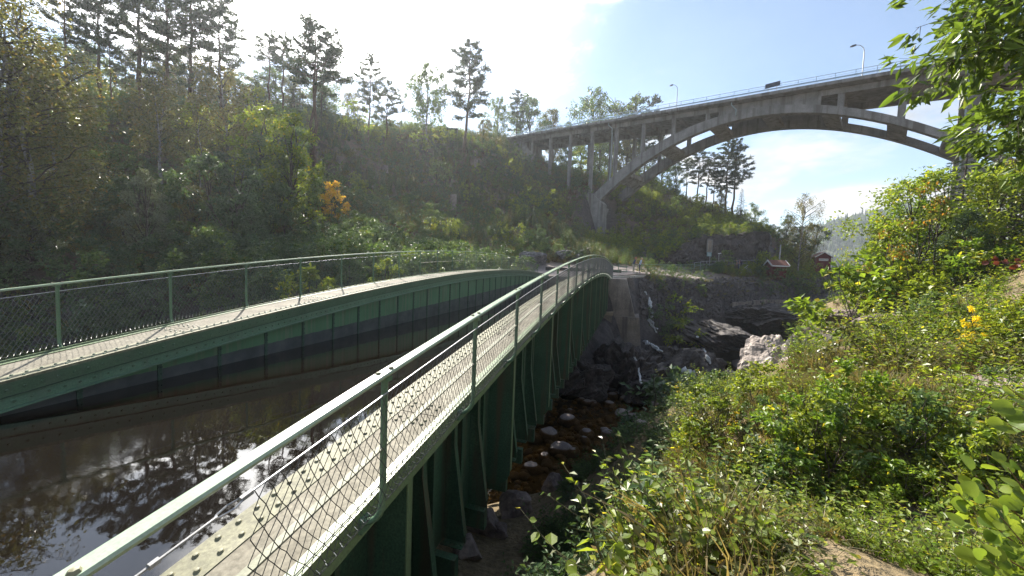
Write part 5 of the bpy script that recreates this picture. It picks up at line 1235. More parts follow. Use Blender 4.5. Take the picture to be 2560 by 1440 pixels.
# ------------------------------------------------------------------ small plants scattered by geometry nodes
def scatter_group():
    g = bpy.data.node_groups.new('scatter', 'GeometryNodeTree')
    g.interface.new_socket('Geometry', in_out='INPUT', socket_type='NodeSocketGeometry')
    g.interface.new_socket('Plants', in_out='INPUT', socket_type='NodeSocketCollection')
    g.interface.new_socket('Geometry', in_out='OUTPUT', socket_type='NodeSocketGeometry')
    i = g.nodes.new('NodeGroupInput'); o = g.nodes.new('NodeGroupOutput'); L = g.links.new
    ci = g.nodes.new('GeometryNodeCollectionInfo'); ci.inputs['Separate Children'].default_value = True; ci.inputs['Reset Children'].default_value = True
    L(i.outputs['Plants'], ci.inputs['Collection'])
    iop = g.nodes.new('GeometryNodeInstanceOnPoints'); iop.inputs['Pick Instance'].default_value = True
    def attr(nm, ty):
        a = g.nodes.new('GeometryNodeInputNamedAttribute'); a.data_type = ty; a.inputs['Name'].default_value = nm
        return a.outputs['Attribute']
    er = g.nodes.new('FunctionNodeEulerToRotation'); L(attr('rot', 'FLOAT_VECTOR'), er.inputs[0])
    L(i.outputs['Geometry'], iop.inputs['Points']); L(ci.outputs[0], iop.inputs['Instance']); L(attr('idx', 'INT'), iop.inputs['Instance Index'])
    L(er.outputs[0], iop.inputs['Rotation']); L(attr('scl', 'FLOAT'), iop.inputs['Scale']); L(iop.outputs[0], o.inputs[0])
    return g
SCAT = scatter_group()
PCOL = {}
def plants_collection(name, meshes):
    c = bpy.data.collections.new(name)
    for k, me in enumerate(meshes):
        o = bpy.data.objects.new('%s_%02d' % (name, k), me); c.objects.link(o)
    PCOL[name] = c; return c
def scatter(name, col, P, scl, idx, label, tilt=.15):
    n = len(P); me = bpy.data.meshes.new(name); me.vertices.add(n); me.vertices.foreach_set('co', np.asarray(P, np.float32).ravel())
    rot = np.stack([RNG.normal(0, tilt, n), RNG.normal(0, tilt, n), RNG.uniform(0, 6.28, n)], -1).astype(np.float32)
    a = me.attributes.new('rot', 'FLOAT_VECTOR', 'POINT'); a.data.foreach_set('vector', rot.ravel())
    a = me.attributes.new('scl', 'FLOAT', 'POINT'); a.data.foreach_set('value', np.asarray(scl, np.float32))
    a = me.attributes.new('idx', 'INT', 'POINT'); a.data.foreach_set('value', np.asarray(idx, np.int32))
    o = link(name, me); tag(o, label, None, None, 'stuff')
    m = o.modifiers.new('scatter', 'NODES'); m.node_group = SCAT
    for it in SCAT.interface.items_tree:
        if getattr(it, 'name', '') == 'Plants': m[it.identifier] = col
    return o

def weed(seed, h, n, ll, mat, stems=3, spread=.12, rounded=False, width=.5):
    global RNG; RNG = np.random.default_rng(seed); mb = MB()
    for s_ in range(stems):
        b = np.r_[rnd(2)*spread*.4, 0]; e = b+np.r_[rnd(2)*spread*1.6, h*RNG.uniform(.7, 1.1)]; T = wand(b, e, 0, 4, .06)
        mb.tube(T, np.linspace(h*.008+.0015, .001, 4), 3, 1, cap=False)
        m = n//stems; t = np.linspace(.18, 1.0, m); P = np.stack([np.interp(t, np.linspace(0, 1, 4), T[:, i]) for i in range(3)], 1)
        a = np.arange(m)*2.4+RNG.uniform(0, 6); D = np.stack([np.cos(a), np.sin(a), .15+RNG.normal(0, .3, m)], 1); Nn = unit(np.array([0,0,1.0])+rnd(m, 3)*.35)
        sz = ll*(1.25-.75*t)*RNG.uniform(.75, 1.2, m)
        (roundleaf(mb, P, D, Nn, sz) if rounded else leaves(mb, P, D, Nn, sz, sz*width))
    return mb.mesh('weed', [mat, M_STEM])
def tuft(seed, h, n, mat, w=.006, spread=.10):
    global RNG; RNG = np.random.default_rng(seed); mb = MB()
    P = np.c_[rnd(n, 2)*spread*.5, np.zeros(n)]; D = unit(np.c_[rnd(n, 2)*.35+P[:, :2]*1.5, np.ones(n)]); l = h*RNG.uniform(.5, 1.1, n)
    mid = P+D*l[:, None]*.6; tip = P+D*l[:, None]+np.c_[D[:, :2]*l[:, None]*.35, -.08*l]; s = unit(np.cross(D, rnd(n, 3)))*w
    V = np.stack([P-s, P+s, mid+s*.8, mid-s*.8, tip], 1).reshape(-1, 3); b = np.arange(n)[:, None]*5
    mb.add(V, np.concatenate([b+np.array([[0,1,2]]), b+np.array([[0,2,3]]), b+np.array([[3,2,4]])], 1).reshape(-1, 3)); return mb.mesh('tuft', mat)
def spike(seed, h, mat, n=46, ll=.16, flower=None):
    """tall unbranched shoot with narrow leaves all the way up"""
    global RNG; RNG = np.random.default_rng(seed); mb = MB(); stems = 4
    for s_ in range(stems):
        b = np.r_[rnd(2)*.16, 0]; e = b+np.r_[rnd(2)*.14, h*RNG.uniform(.6, 1.1)]; T = np.stack([b, e]); mb.tube(T, [.012, .004], 3, 1, cap=False)
        t = np.linspace(.1, 1, n); P = b+(e-b)*t[:, None]; a = np.arange(n)*2.4; D = np.stack([np.cos(a), np.sin(a), .7+RNG.normal(0, .2, n)], 1)
        sz = ll*(1.15-.8*t)*RNG.uniform(.8, 1.2, n); leaves(mb, P, D, unit(np.array([0,0,1.0])+rnd(n, 3)*.3), sz, sz*.36)
    return mb.mesh('spike', [mat, M_STEM])
def fern(seed, r, mat):
    global RNG; RNG = np.random.default_rng(seed); mb = MB()
    for k in range(9):
        a = k*.7+RNG.uniform(-.2, .2); m = 18; t = np.linspace(.12, 1, m); R_ = r*RNG.uniform(.7, 1.1)
        P = np.stack([np.cos(a)*R_*t, np.sin(a)*R_*t, R_*(.9*t-.75*t**2)], 1); d = np.array([math.cos(a), math.sin(a), .1]); s = np.array([-math.sin(a), math.cos(a), 0]); mb.tube(P[::4], .003, 3, 1, cap=False)
        for sg in (-1, 1):
            D = s*sg+d*.45+rnd(m, 3)*.08; sz = R_*.30*np.sin(np.pi*(.12+.86*t)); leaves(mb, P, D, np.tile([0,0,1.0], (m, 1)), sz, sz*.30)
    return mb.mesh('fern', [mat, M_STEM])
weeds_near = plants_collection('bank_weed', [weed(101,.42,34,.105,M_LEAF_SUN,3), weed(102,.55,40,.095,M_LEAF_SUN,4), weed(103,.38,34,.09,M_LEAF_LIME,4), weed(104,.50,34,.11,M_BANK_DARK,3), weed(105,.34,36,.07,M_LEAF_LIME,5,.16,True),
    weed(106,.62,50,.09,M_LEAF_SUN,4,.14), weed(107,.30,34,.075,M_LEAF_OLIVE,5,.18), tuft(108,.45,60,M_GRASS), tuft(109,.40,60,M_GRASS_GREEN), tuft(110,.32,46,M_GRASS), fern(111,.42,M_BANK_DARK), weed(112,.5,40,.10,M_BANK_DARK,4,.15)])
proto_broadleaf('bank_bush', 1.4, .75, 16, 1300, .085, M_LEAF_SUN, M_BARK, .05, seed=43, stems=4, trunk_r=.012)
proto_broadleaf('yellow_spike', 1.0, .22, 10, 700, .05, M_FLOWER, M_STEM, .10, seed=41, stems=3, trunk_r=.006, lobe=.5)
mesh_of = lambda k: [me for n_, me in PROTO[k]['parts'] if n_ == 'crown'][0]
hill_plants = plants_collection('hill_plant', [spike(120,1.3,M_LEAF), spike(121,1.6,M_LEAF_OLIVE), spike(122,1.1,M_LEAF_LIME), mesh_of('bush_a'), mesh_of('bush_c'), mesh_of('bush_o'), tuft(123,.55,50,M_GRASS,.014,.3), tuft(124,.5,60,M_HEATHER,.02,.4), tuft(125,.45,60,M_GRASS_GREEN,.016,.35), mesh_of('bush_b'), spike(126,1.4,M_LEAF_DARK)])
# ------------------------------------------------------------------ trees of the hill, each where it stands in the place
random.seed(21)
T_ = plant_px
# tall pines against the sky on the left
T_('pine_a',166,268,-40,'bare-stemmed pine, first of the tall pines right of the big birch canopy')
T_('pine_b',252,270,-60,'tallest heavy-crowned pine among the left pines, leaning branch to the right')
T_('pine_b',352,290,-90,'slim pine with a dead side branch, between the two heaviest pines',wide=1.2)
T_('pine_a',281,300,70,'thin pine standing close beside the heavy-crowned pine',wide=.8)
T_('pine_e',412,330,-70,'dense pine with a dark crown reaching the top edge over the pale birch trunk')
T_('pine_a',478,320,-60,'slender pine behind the dense dark one',wide=1.2)
T_('pine_e',553,305,-20,'layered pine standing alone against the white cloud, right of the dense stand',wide=.95)
T_('pine_c',672,300,75,'pine with a flat top, left of the flat-topped pair above the thicket')
T_('pine_c',706,300,80,'pine with a flat top, right of the flat-topped pair above the thicket')
T_('pine_c',772,440,80,'twin-stemmed pine group, thinner and left stem',wide=1.1)
T_('pine_c',787,450,72,'twin-stemmed pine group, taller stem beside the yellow bush',wide=1.1)
T_('spruce_a',803,318,190,'pointed dark spruce behind the twin pines')
T_('spruce_b',640,315,185,'dark spruce inside the hilltop thicket, left of the flat-topped pair',wide=1.25)
T_('spruce_b',735,312,205,'dark spruce inside the hilltop thicket, right of the flat-topped pair',wide=1.25)
T_('birch_b',878,312,222,'weeping birch with a round crown behind the small sapling on the ridge',wide=1.3)
T_('pine_e',921,362,133,'slim solitary pine standing on the ridge left of the small pine',wide=.85)
T_('pine_d',966,345,212,'small spreading pine on the ridge',wide=1.15)
T_('birch_a',1066,362,150,'solitary white-stemmed birch on the ridge',wide=1.2)
T_('pine_e',1161,392,106,'tall solitary pine with a full crown nearest the road bridge',wide=1.15)
T_('round_tree',938,330,280,'low dark tree behind the small spreading pine')
for k, (x, b_, t_, ky, lb) in enumerate([(1215,352,300,'leafy_c','olive bush-like tree at the bridge end'),(1243,352,236,'birch_a','first birch behind the bridge end'),(1290,350,228,'pine_b','conifer between the birches behind the bridge end'),(1333,352,248,'leafy_b','open leafy tree behind the bridge end'),(1382,345,278,'leafy_c','small thin tree behind the first bridge lamp'),
    (1482,330,212,'birch_a','large birch rising behind the bridge railing'),(1540,325,232,'birch_thin','narrow birch right of the large one behind the railing'),(1588,322,252,'pine_d','small pine showing its crown over the bridge railing')]):
    T_(ky,x,b_,t_,lb,depth=97+3*k,wide=1.1)
# under the deck and beyond the arch foot
for k, (x, b_, t_, ky, d, lb) in enumerate([(1415,470,365,'leafy_b',104,'leafy tree seen between the first bridge columns'),(1452,470,350,'leafy_e',106,'light leafy tree seen between the middle bridge columns'),(1500,480,345,'round_tree',106,'round tree seen between the taller bridge columns'),(1560,480,330,'leafy_c',108,'olive tree seen through the lower arch'),
    (1610,490,320,'pine_c',110,'pine seen through the arch beside its springing'),(1650,490,345,'birch_thin',110,'thin birch seen through the arch')]): T_(ky,x,b_,t_,lb,depth=d,wide=1.2)
for k, (x, b_, t_, ky, lb) in enumerate([(1690,492,402,'leafy_b','leafy tree under the arch at the ridge'),(1716,500,395,'pine_c','slim pine under the arch, first of the right stand'),(1742,510,370,'pine_e','leaning pine under the arch with a full crown'),(1762,520,385,'pine_c','pine close behind the leaning one under the arch'),
    (1782,528,420,'pine_b','short pine filling the right stand under the arch'),(1812,540,350,'pine_e','tallest thick-stemmed pine right of the arch rib'),(1832,545,348,'pine_b','twin of the tallest pine, thinner stem'),(1850,552,470,'spruce_b','young spruce with drooping boughs at the end of the pine stand'),(1800,545,470,'leafy_c','low olive tree at the feet of the thick-stemmed pine')]):
    T_(ky,x,b_,t_,lb,t0=60,wide=1.05)
T_('round_tree',1888,640,512,'light green round tree behind the cliff end',depth=95,wide=1.0)
T_('leafy_c',1925,660,560,'olive tree beside the cliff end',depth=84,wide=1.2); T_('leafy_b',1958,662,540,'dark leafy tree behind the tiled hut',depth=84,wide=1.2)
T_('birch_c',1994,676,470,'leaning silver birch with a thin see-through crown by the huts',depth=66,wide=.95)
T_('leafy_d',2012,668,560,'dark tree right of the silver birch',depth=78,wide=1.0); T_('spruce_b',2030,668,590,'young spruce between the two red huts',depth=80)
T_('leafy_a',1985,668,585,'low dark tree right of the tiled hut',depth=82,wide=1.3); T_('leafy_e',2000,668,612,'light leafy bush tree between the huts',depth=76)

# big birch canopy on the far left and the leafy slope below the pines
T_('birch_c',-70,660,-300,'huge olive birch canopy filling the left edge',depth=20.0,wide=1.0,rz=.5)
T_('birch_c',92,655,20,'olive birch beside the huge canopy at the left edge',depth=22.0,wide=1.3,rz=2.0)
T_('birch_c',60,640,-60,'broad olive birch crown in front of the left pines, just right of the huge canopy',depth=24,wide=1.4,rz=1.1)
T_('birch_c',-10,650,40,'olive birch crown low at the left edge under the huge canopy',depth=21,wide=1.4,rz=4.1)
T_('birch_b',150,600,150,'slim olive birch in front of the left pines',depth=29)
T_('birch_b',405,470,175,'pale-stemmed birch in the middle of the left slope',wide=1.0)
T_('birch_c',500,640,280,'tall olive birch in the middle of the leafy slope',depth=34,wide=.85)
T_('leafy_e',640,600,265,'light green spreading tree with reddish top in the middle of the slope',wide=1.0)
T_('leafy_e',715,620,285,'lime green tree with stepped crown left of the twin pines',wide=.9)
T_('leafy_d',590,680,395,'dark green tree at the canal, with grey stems, right of the silvery one',depth=28)
T_('leafy_s',365,668,430,'silvery glinting aspen-like tree above the far railing',depth=24,wide=.9)
T_('leafy_s',70,668,500,'tree with glint-pale leaves low at the left edge above the far railing',depth=21,wide=1.2)
T_('leafy_a',690,640,455,'dense dark tree left of the yellow bush',depth=33)
g1 = 'leafy trees crowding the left slope'
ORD = ['first','second','third','fourth','fifth','sixth','seventh','eighth','ninth','tenth','eleventh','twelfth','thirteenth','fourteenth','fifteenth','sixteenth','seventeenth','eighteenth','nineteenth','twentieth','twenty-first','twenty-second','twenty-third','twenty-fourth','twenty-fifth']
rs = np.random.default_rng(31)
keys = ['leafy_a','leafy_b','leafy_d','leafy_c','leafy_d','leafy_a']
for k, x in enumerate(np.arange(-40, 760, 48)):                        # by the canal
    T_(keys[rs.integers(6)], x+rs.uniform(-15,15), 670, rs.uniform(440, 560), 'dark leafy tree in the dense thicket along the far railing, '+ORD[k]+' from the left', g1, depth=22+x*.0125+rs.uniform(-2,3), wide=1.15)
for k, x in enumerate(np.arange(-20, 740, 56)):
    T_(['leafy_b','leafy_c','leafy_d','birch_c'][rs.integers(4)], x+rs.uniform(-20,20), 600, rs.uniform(330, 450), 'leafy tree half way up the dense left slope, '+ORD[k]+' from the left', 'leafy trees half way up the left slope', depth=28+x*.016+rs.uniform(-2,3), wide=1.15)
for k, x in enumerate(np.arange(20, 740, 60)):
    T_(['leafy_c','leafy_b','birch_b','leafy_c','leafy_e'][rs.integers(5)], x+rs.uniform(-20,20), 480, rs.uniform(215, 340), 'leafy tree high on the dense left slope, '+ORD[k]+' from the left', 'leafy trees high on the left slope', depth=36+x*.022+rs.uniform(-2,3), wide=1.1)
for k, x in enumerate(np.arange(40, 850, 34)):                         # hilltop thicket behind the pines
    T_(['leafy_c','leafy_b','round_tree','spruce_b'][rs.integers(4)], x+rs.uniform(-15,15), 300, rs.uniform(150, 215) if x > 560 else rs.uniform(105, 215), 'hilltop tree in the hazy thicket behind the tall pines, '+ORD[k]+' from the left', 'hilltop trees behind the tall pines', depth=52+x*.028+rs.uniform(0,5), wide=1.5)
for k, x in enumerate((120, 215, 315, 440, 520)):
    T_(['birch_b','pine_b'][x % 2], x, 300, rs.uniform(60, 160), 'thin hilltop tree showing between the tall pines, '+ORD[k]+' from the left', 'thin trees between the tall pines', depth=56+x*.02)

for k, x in enumerate(np.arange(400, 600, 85)):           # tall crowns rising past the ridge among the pines
    T_(['birch_c','leafy_c','birch_b','leafy_b'][k % 4], x+rs.uniform(-12,12), 455, rs.uniform(120, 240), 'tall leafy tree rising past the ridge among the left pines, '+ORD[k]+' from the left', 'tall leafy trees among the left pines', depth=37+x*.018+rs.uniform(-2,4), wide=1.05)
# bushes on the felled slope
T_('yellow_bush',838,556,455,'golden yellow bush on the felled slope',wide=1.0)
for x, b_, t_, ky, lb in [(885,300+40,255,'bush_b','rounded willow bush on the ridge left of the slim pine'),(1108,470,402,'bush_a','grey-green bush in the middle of the felled slope'),(1050,385,330,'bush_b','light green bush below the solitary birch'),(1100,370,318,'bush_b','light bush below the containers'),(1208,368,300,'leafy_c','olive sapling left of the bridge end'),
    (870,500,440,'bush_a','dark bush right of the yellow bush'),(780,520,440,'bush_c','dark bush left of the yellow bush'),(820,450,385,'bush_a','bush under the twin pines'),(1275,440,400,'bush_b','bush on the slope by the first columns'),(1320,520,470,'bush_b','lime bush in sun below the columns'),(1380,530,478,'bush_b','sunlit bush left of the arch foot'),(1300,600,560,'bush_b','small bright bush low on the felled slope'),(1240,560,520,'bush_a','green bush low on the felled slope'),(1000,610,572,'bush_b','tall pale shoot above the far railing'),(1620,520,475,'bush_b','sunlit bush right of the arch foot'),(1680,540,490,'bush_a','green bush on the shoulder right of the arch foot')]:
    T_(ky,x,b_,t_,lb,t0=15)
# shrubs showing through the far railing
for x, b_, t_, ky, d, lb in [(880,705,640,'leafy_b',24,'leafy shrub pushing through the far railing, left one'),(955,700,645,'leafy_e',24,'pale shrub pushing through the far railing, middle one'),(1022,690,625,'leafy_e',27,'tall shoot standing above the far railing'),(760,720,668,'leafy_e',20,'yellow green shrub low behind the far railing')]: T_(ky,x,b_,t_,lb,depth=d)
# plateau and embankment bushes
for x, b_, t_, ky, d, lb in [(1640,694,662,'bush_o',43,'yellow green bush at the path edge right of the two people'),(1590,700,684,'bush_a',40,'low bush below the two people'),(1730,696,656,'bush_c',54,'dark round bush on the path edge'),(1690,790,742,'bush_b',40,'bright bush on the embankment, upper of the two'),(1700,850,806,'bush_b',37,'bright bush on the embankment, lower of the two'),(1650,800,760,'bush_c',38,'dark bush beside the waterfall'),(1960,700,668,'bush_a',58,'green bush in front of the tiled hut'),(2005,704,676,'bush_a',60,'wide green bush between the huts'),(2030,706,688,'bush_b',62,'light bush in front of the signed hut'),(1905,694,668,'bush_c',58,'dark bush left of the tiled hut'),(1850,690,668,'bush_b',57,'yellowish bush above the dry grass'),(2085,715,680,'bush_c',66,'dark bush below the rail bridge')]:
    T_(ky,x,b_,t_,lb,depth=d,wide=1.25)

# near bank: trees at its top on the right
for x, b_, t_, ky, d, w, lb in [(2390,650,285,'spruce_b',19,.80,'young spruce rising above the thicket in front of the bridge pier'),(2228,770,560,'bank_tree_a',19,.62,'bright yellow green tree at the left end of the thicket'),(2262,740,490,'bank_tree_b',19,.85,'green tree with yellow patches left of the middle of the thicket'),(2335,720,430,'bank_tree_b',18,1.25,'dense green tree in the middle of the thicket'),(2300,690,470,'bank_tree_c',16.5,.8,'tree with orange leaves inside the thicket'),(2240,690,560,'bank_tree_c',17,.8,'yellow orange sapling near the left end of the thicket'),
    (2440,700,410,'bank_tree_a',17,1.25,'yellow green tree below the young spruce'),(2510,690,390,'leafy_d',18,1.0,'dark leafy tree near the right edge behind the thicket'),(2560,680,330,'leafy_c',19,1.0,'olive tree at the right edge'),(2470,660,330,'spruce_a',22,.8,'second spruce right of the young spruce'),(2350,680,400,'spruce_b',23,.9,'dark conifer behind the dense green tree'),(2220,690,520,'spruce_b',26,.9,'grey green conifer whose tip shows at the left of the thicket'),(2190,720,600,'leafy_d',27,.7,'dark green tree behind the yellow green one'),(2570,640,450,'spruce_b',14,1.0,'brown-green conifer at the right edge above the red leaves'),(2420,690,520,'leafy_a',15.5,.8,'dark shady tree under the spruce')]:
    T_(ky,x,b_,t_,lb,depth=d,wide=w)
T_('yellow_spike',2445,885,765,'bright yellow flowering spike on the near bank',depth=7.4,wide=.9)
T_('bush_c',2185,905,800,'dark green bush on the middle of the near bank',depth=9.5,wide=1.1)
T_('bush_a',2330,870,745,'broad green bush beside the yellow spike',depth=9.5,wide=1.2)
T_('bush_b',2420,1250,1060,'lime bush near the aspen twigs',depth=4.6)
for x, b_, t_, ky, d, lb in [(1840,1090,930,'bush_a',9.5,'leafy bush at the edge of the drop below the pale crag'),(1770,1130,985,'bush_a',8.5,'leafy bush at the edge of the drop, lower one'),(1660,1000,915,'bush_c',17,'dark shrub on the rim of the pool'),(1550,1180,1060,'bush_c',11,'dark shrub at the pool edge'),(1500,1240,1150,'bush_c',9.5,'dark shrub in shade above the half buried boulder'),(1420,1290,1215,'bush_c',8.6,'dark shrub at the foot of the bank near the pink slab'),(1600,1290,1150,'bush_c',7.2,'dark shrub on the steep bank below the pale leaves'),(1500,1400,1290,'bush_c',6.2,'dark shrub lowest on the steep bank')]:
    T_(ky,x,b_,t_,lb,depth=d,wide=1.15)

for x, y, t_, d, lb in [(1690,1190,1135,6.6,'small yellow flower spike beside the drop'),(1820,1250,1190,5.0,'yellow flower in the middle of the near weeds'),(1705,1010,965,11,'yellow flower spike on the rim beside the gorge'),(2050,1330,1270,3.4,'yellow flower in the lower weeds')]: T_('yellow_spike',x,y,t_,lb,depth=d,wide=1.2)
for x, y, t_, d, lb in [(2205,770,690,18.0,'low green bush at the left foot of the thicket'),(2225,765,650,17,'green bush filling the foot of the thicket under the turning tree'),(2290,745,630,16,'full green bush at the foot of the thicket, left of the dark tree'),(2355,735,640,15,'full green bush under the dark conifer of the thicket'),(2430,725,610,15,'green bush below the turning leaves at the right of the thicket'),(2500,715,600,14.5,'green bush behind the red leaved twig')]: T_('bank_bush',x,y,t_,lb,depth=d,wide=1.15)
rs = np.random.default_rng(61)
for k in range(54):                                      # bushes standing out of the weeds on the near bank
    x = rs.uniform(1650, 2540); y = rs.uniform(720, 1330); P = hit(x, y, 3.2)
    if x < 2160 and y < 800 or x < np.interp(y, [860, 900, 950, 1010, 1080, 1200, 1320], [1900, 1880, 1780, 1700, 1650, 1620, 1620]): continue
    if P@FW > 26 or river(np.float64(P[0]), np.float64(P[1]))[2] > 0 or P[2] < -4.5 or (abs(x-1930) < 90 and 830 < y < 1010): continue
    plant(['bank_bush','bank_bush','bush_b','bush_o','bush_a'][rs.integers(5)], P, rs.uniform(.55, 1.25)*(1 if P@FW > 7 else .7), 'leafy bush standing out of the weeds on the near bank', 'leafy bushes among the weeds of the near bank', wide=rs.uniform(.9, 1.4))
# ------------------------------------------------------------------ ground cover
def scatter_hill():
    global RNG
    RNG = np.random.default_rng(51); n = 20000
    x = RNG.uniform(-72, 34, n); y = RNG.uniform(8, 100, n); d, bz, sg = river(x, y); z = H(x, y); u = U_hill(x, y)
    dist = np.hypot(x, y); keep = (sg > 0) & (((z > u-.9) & (u > -.4)) | ((x < -9.6) & (y < 37) & (z > bz+.5))) & ~((x > -13) & (y > 33) & (u < .55) & (y < 60))
    w = proj(np.stack([x, y, z+.5], -1)); keep &= ~((w[0] > 1655) & (w[0] < 1940) & (w[1] > 588) & (w[1] < 668)); keep &= (w[0] > -60) & (w[0] < 2150) & (np.stack([x, y, z], -1)@FW > 8)
    gx = (H(x+.4, y)-z)/.4; gy = (H(x, y+.4)-z)/.4; keep &= (np.hypot(gx, gy) < 1.25) | (x < -9.6)
    x, y, z = x[keep], y[keep], z[keep]; n = len(x); a = vnoise(x*.10, y*.10, 61); b = vnoise(x*.22+9, y*.22, 62); c = RNG.uniform(0, 1, n)
    idx = RNG.choice([7,5,4,10,7,3], n); idx = np.where(c < .22, 6, idx); idx = np.where((a > .36) & (c > .30), np.where(b > .5, RNG.choice([0,1,10,10], n), RNG.choice([3,4,4,5], n)), idx)
    idx = np.where((a > .62) & (c < .35), 8, idx); idx = np.where((y > 62) & (x > -8) & (c > .3), RNG.choice([2,0,9,8], n), idx)
    hgt = np.where(np.isin(idx, [6,7,8]), RNG.uniform(.8, 1.7, n), RNG.uniform(.5, 1.25, n)*(1+.9*sstep(b, .55, .8))); scatter('undergrowth', hill_plants, np.stack([x, y, z-.04], -1), hgt, idx, 'shoots, dry grass and low scrub covering the felled hillside')
scatter_hill()
def scatter_ravine():
    global RNG
    RNG = np.random.default_rng(54); n = 1500; x = RNG.uniform(-40, -9.9, n); y = RNG.uniform(-4, 36, n); d, bz, sg = river(x, y); z = H(x, y); k = (z > bz+.4) & (sg > -2) & (x > -30-.0*y); x, y, z = x[k], y[k], z[k]; n = len(x)
    scatter('undergrowth', hill_plants, np.stack([x, y, z-.05], -1), RNG.uniform(1.0, 2.2, n), RNG.choice([4,4,3,10], n), 'leafy scrub filling the shaded ravine behind the far railing')
scatter_ravine()
def scatter_cliff_top():
    global RNG
    RNG = np.random.default_rng(59); P = CLIFF_TOP[RNG.choice(len(CLIFF_TOP), 330)]; n = len(P)
    scatter('undergrowth', hill_plants, P-np.array([0,0,.08]), RNG.uniform(.5, 1.3, n), RNG.choice([0,2,3,4,5,8,9], n), 'green scrub and shoots along the top of the rock cliff', .2)
scatter_cliff_top()
def scatter_shoots():
    global RNG
    RNG = np.random.default_rng(55); Q = []
    for x, y, r, m in [(1345,500,2.6,46),(1290,420,2.4,40),(1330,470,2.0,30),(1400,520,1.8,34),(1250,390,2.2,36),(1300,530,2.2,30),(1230,450,2.0,26),(1180,500,2.4,24),(1370,560,1.6,20),(1100,420,2.4,26),(1040,380,2.4,30),(860,330,3.0,40),(930,350,2.6,34),(800,325,2.6,36),(1020,330,3.0,34),(1150,350,2.6,34),(1620,505,2.2,40),(1690,530,2.4,46),(1750,550,2.4,46),(1800,560,2.0,40),(1850,575,2.0,34),(1580,480,1.6,24),(1460,590,2.0,24),(1560,600,2.0,26),(1000,560,1.6,14),(900,480,2.2,20),(1130,590,2.0,18),(1260,610,1.8,18)]:
        c = hit(x, y, 20)
        for k in range(m): a = RNG.normal(0, r*.6, 2); Q.append((c[0]+a[0], c[1]+a[1]))
    Q = np.array(Q); n = len(Q); z = H(Q[:, 0], Q[:, 1]); scatter('undergrowth', hill_plants, np.c_[Q, z-.05], RNG.uniform(.7, 1.5, n), RNG.choice([2,2,1,0,9], n), 'clusters of tall sunlit shoots on the felled hillside', .12)
scatter_shoots()
def scatter_bank():
    global RNG
    RNG = np.random.default_rng(52)
    parts = []
    for (n, r0, r1) in ((9000, 1.3, 7), (9000, 7, 15), (7000, 15, 34)):
        r = np.sqrt(RNG.uniform(r0*r0, r1*r1, n)); a = RNG.uniform(-.75, 1.35, n); parts.append(np.stack([np.sin(a)*r, np.cos(a)*r], 1))
    P = np.concatenate(parts); x, y = P.T; d, bz, sg = river(x, y); z = H(x, y); u = U_bank(x, y)
    keep = (sg < 0) & (z > bz+1.0) & (z > u-1.6) & (x > -1.35) & ~((x < -.6) & (y < 3.2))
    pat = vnoise(x*.35+3, y*.35, 77); keep &= (pat < .80) | (RNG.uniform(0, 1, len(x)) < .12)
    w = proj(np.stack([x, y, z+.2], -1)); keep &= ~((np.abs(w[0]-1930) < 48) & (w[1] > 850) & (w[1] < 940) & (np.hypot(x, y) > 8))
    for g in (at(2150,1425,2.7)[:2], at(2330,1370,2.9)[:2], at(2050,1440,2.6)[:2]): keep &= np.hypot(x-g[0], y-g[1]) > .42
    w = proj(np.stack([x, y, z], -1)); keep &= (np.stack([x, y, z], -1)@FW > .9) & (w[0] > 1050) & (w[0] < 2800) & (w[1] < 1700)
    keep &= ~((z > -2.2-.3) & (w[0] < 1560) & (w[1] > 1350)) & ~((z < -3.6) & (w[0] < 1500+np.clip(1090-w[1], -400, 0)*.85+np.clip(1090-w[1], 0, 300)*1.2))
    edge = np.interp(w[1], [860, 900, 950, 1010, 1080, 1200, 1320, 1440], [1880, 1850, 1730, 1655, 1600, 1565, 1565, 1540]); out_ = w[0] < edge
    keep &= ~out_ | ((w[1] > 1040) & (RNG.uniform(0, 1, len(x)) < .55)); edge = edge[keep]; out_ = out_[keep]
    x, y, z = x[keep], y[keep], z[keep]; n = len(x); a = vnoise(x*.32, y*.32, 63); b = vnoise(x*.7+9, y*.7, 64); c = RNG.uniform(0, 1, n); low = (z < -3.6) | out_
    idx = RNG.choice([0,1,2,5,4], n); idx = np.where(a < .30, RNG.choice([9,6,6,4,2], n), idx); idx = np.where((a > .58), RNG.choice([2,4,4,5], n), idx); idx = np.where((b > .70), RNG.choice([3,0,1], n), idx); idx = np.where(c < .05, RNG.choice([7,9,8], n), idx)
    idx = np.where(low, RNG.choice([3,11,10,11], n), idx); idx = np.where((c > .985), 10, idx)  # dark-toned weeds paint in the shade below the brink
    dist = np.hypot(x, y); s = RNG.uniform(.6, 1.15, n)*np.clip(.62+dist*.05, .62, 1.5)*np.where(low, .75, 1)*(.55+.95*sstep(vnoise(x*.9+4, y*.9, 66), .25, .8))
    for q in (at(1740,1240,5.2), at(1780,1180,5.6), at(2030,1010,8.5), at(2060,960,9.5), at(1900,1130,6.5), at(2300,1010,6.5), at(2450,780,10), at(2350,720,14), at(2150,1150,5)):   # openings of dry grass
        m_ = np.hypot(x-q[0], y-q[1])+fbm(x*1.5, y*1.5, 2, 6)*.4 < .75; idx = np.where(m_, RNG.choice([7,9,7], n), idx); s = np.where(m_, s*.8, s)
    k2 = (RNG.uniform(0, 1, n) < .45+.75*sstep(vnoise(x*.6, y*.6+7, 67), .3, .65)) & ~((dist < 2.5) & (proj(np.stack([x, y, z], -1))[0] > 2020)); x, y, z, s, idx = x[k2], y[k2], z[k2], s[k2], idx[k2]
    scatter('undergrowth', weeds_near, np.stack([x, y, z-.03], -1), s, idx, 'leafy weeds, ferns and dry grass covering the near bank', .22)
scatter_bank()
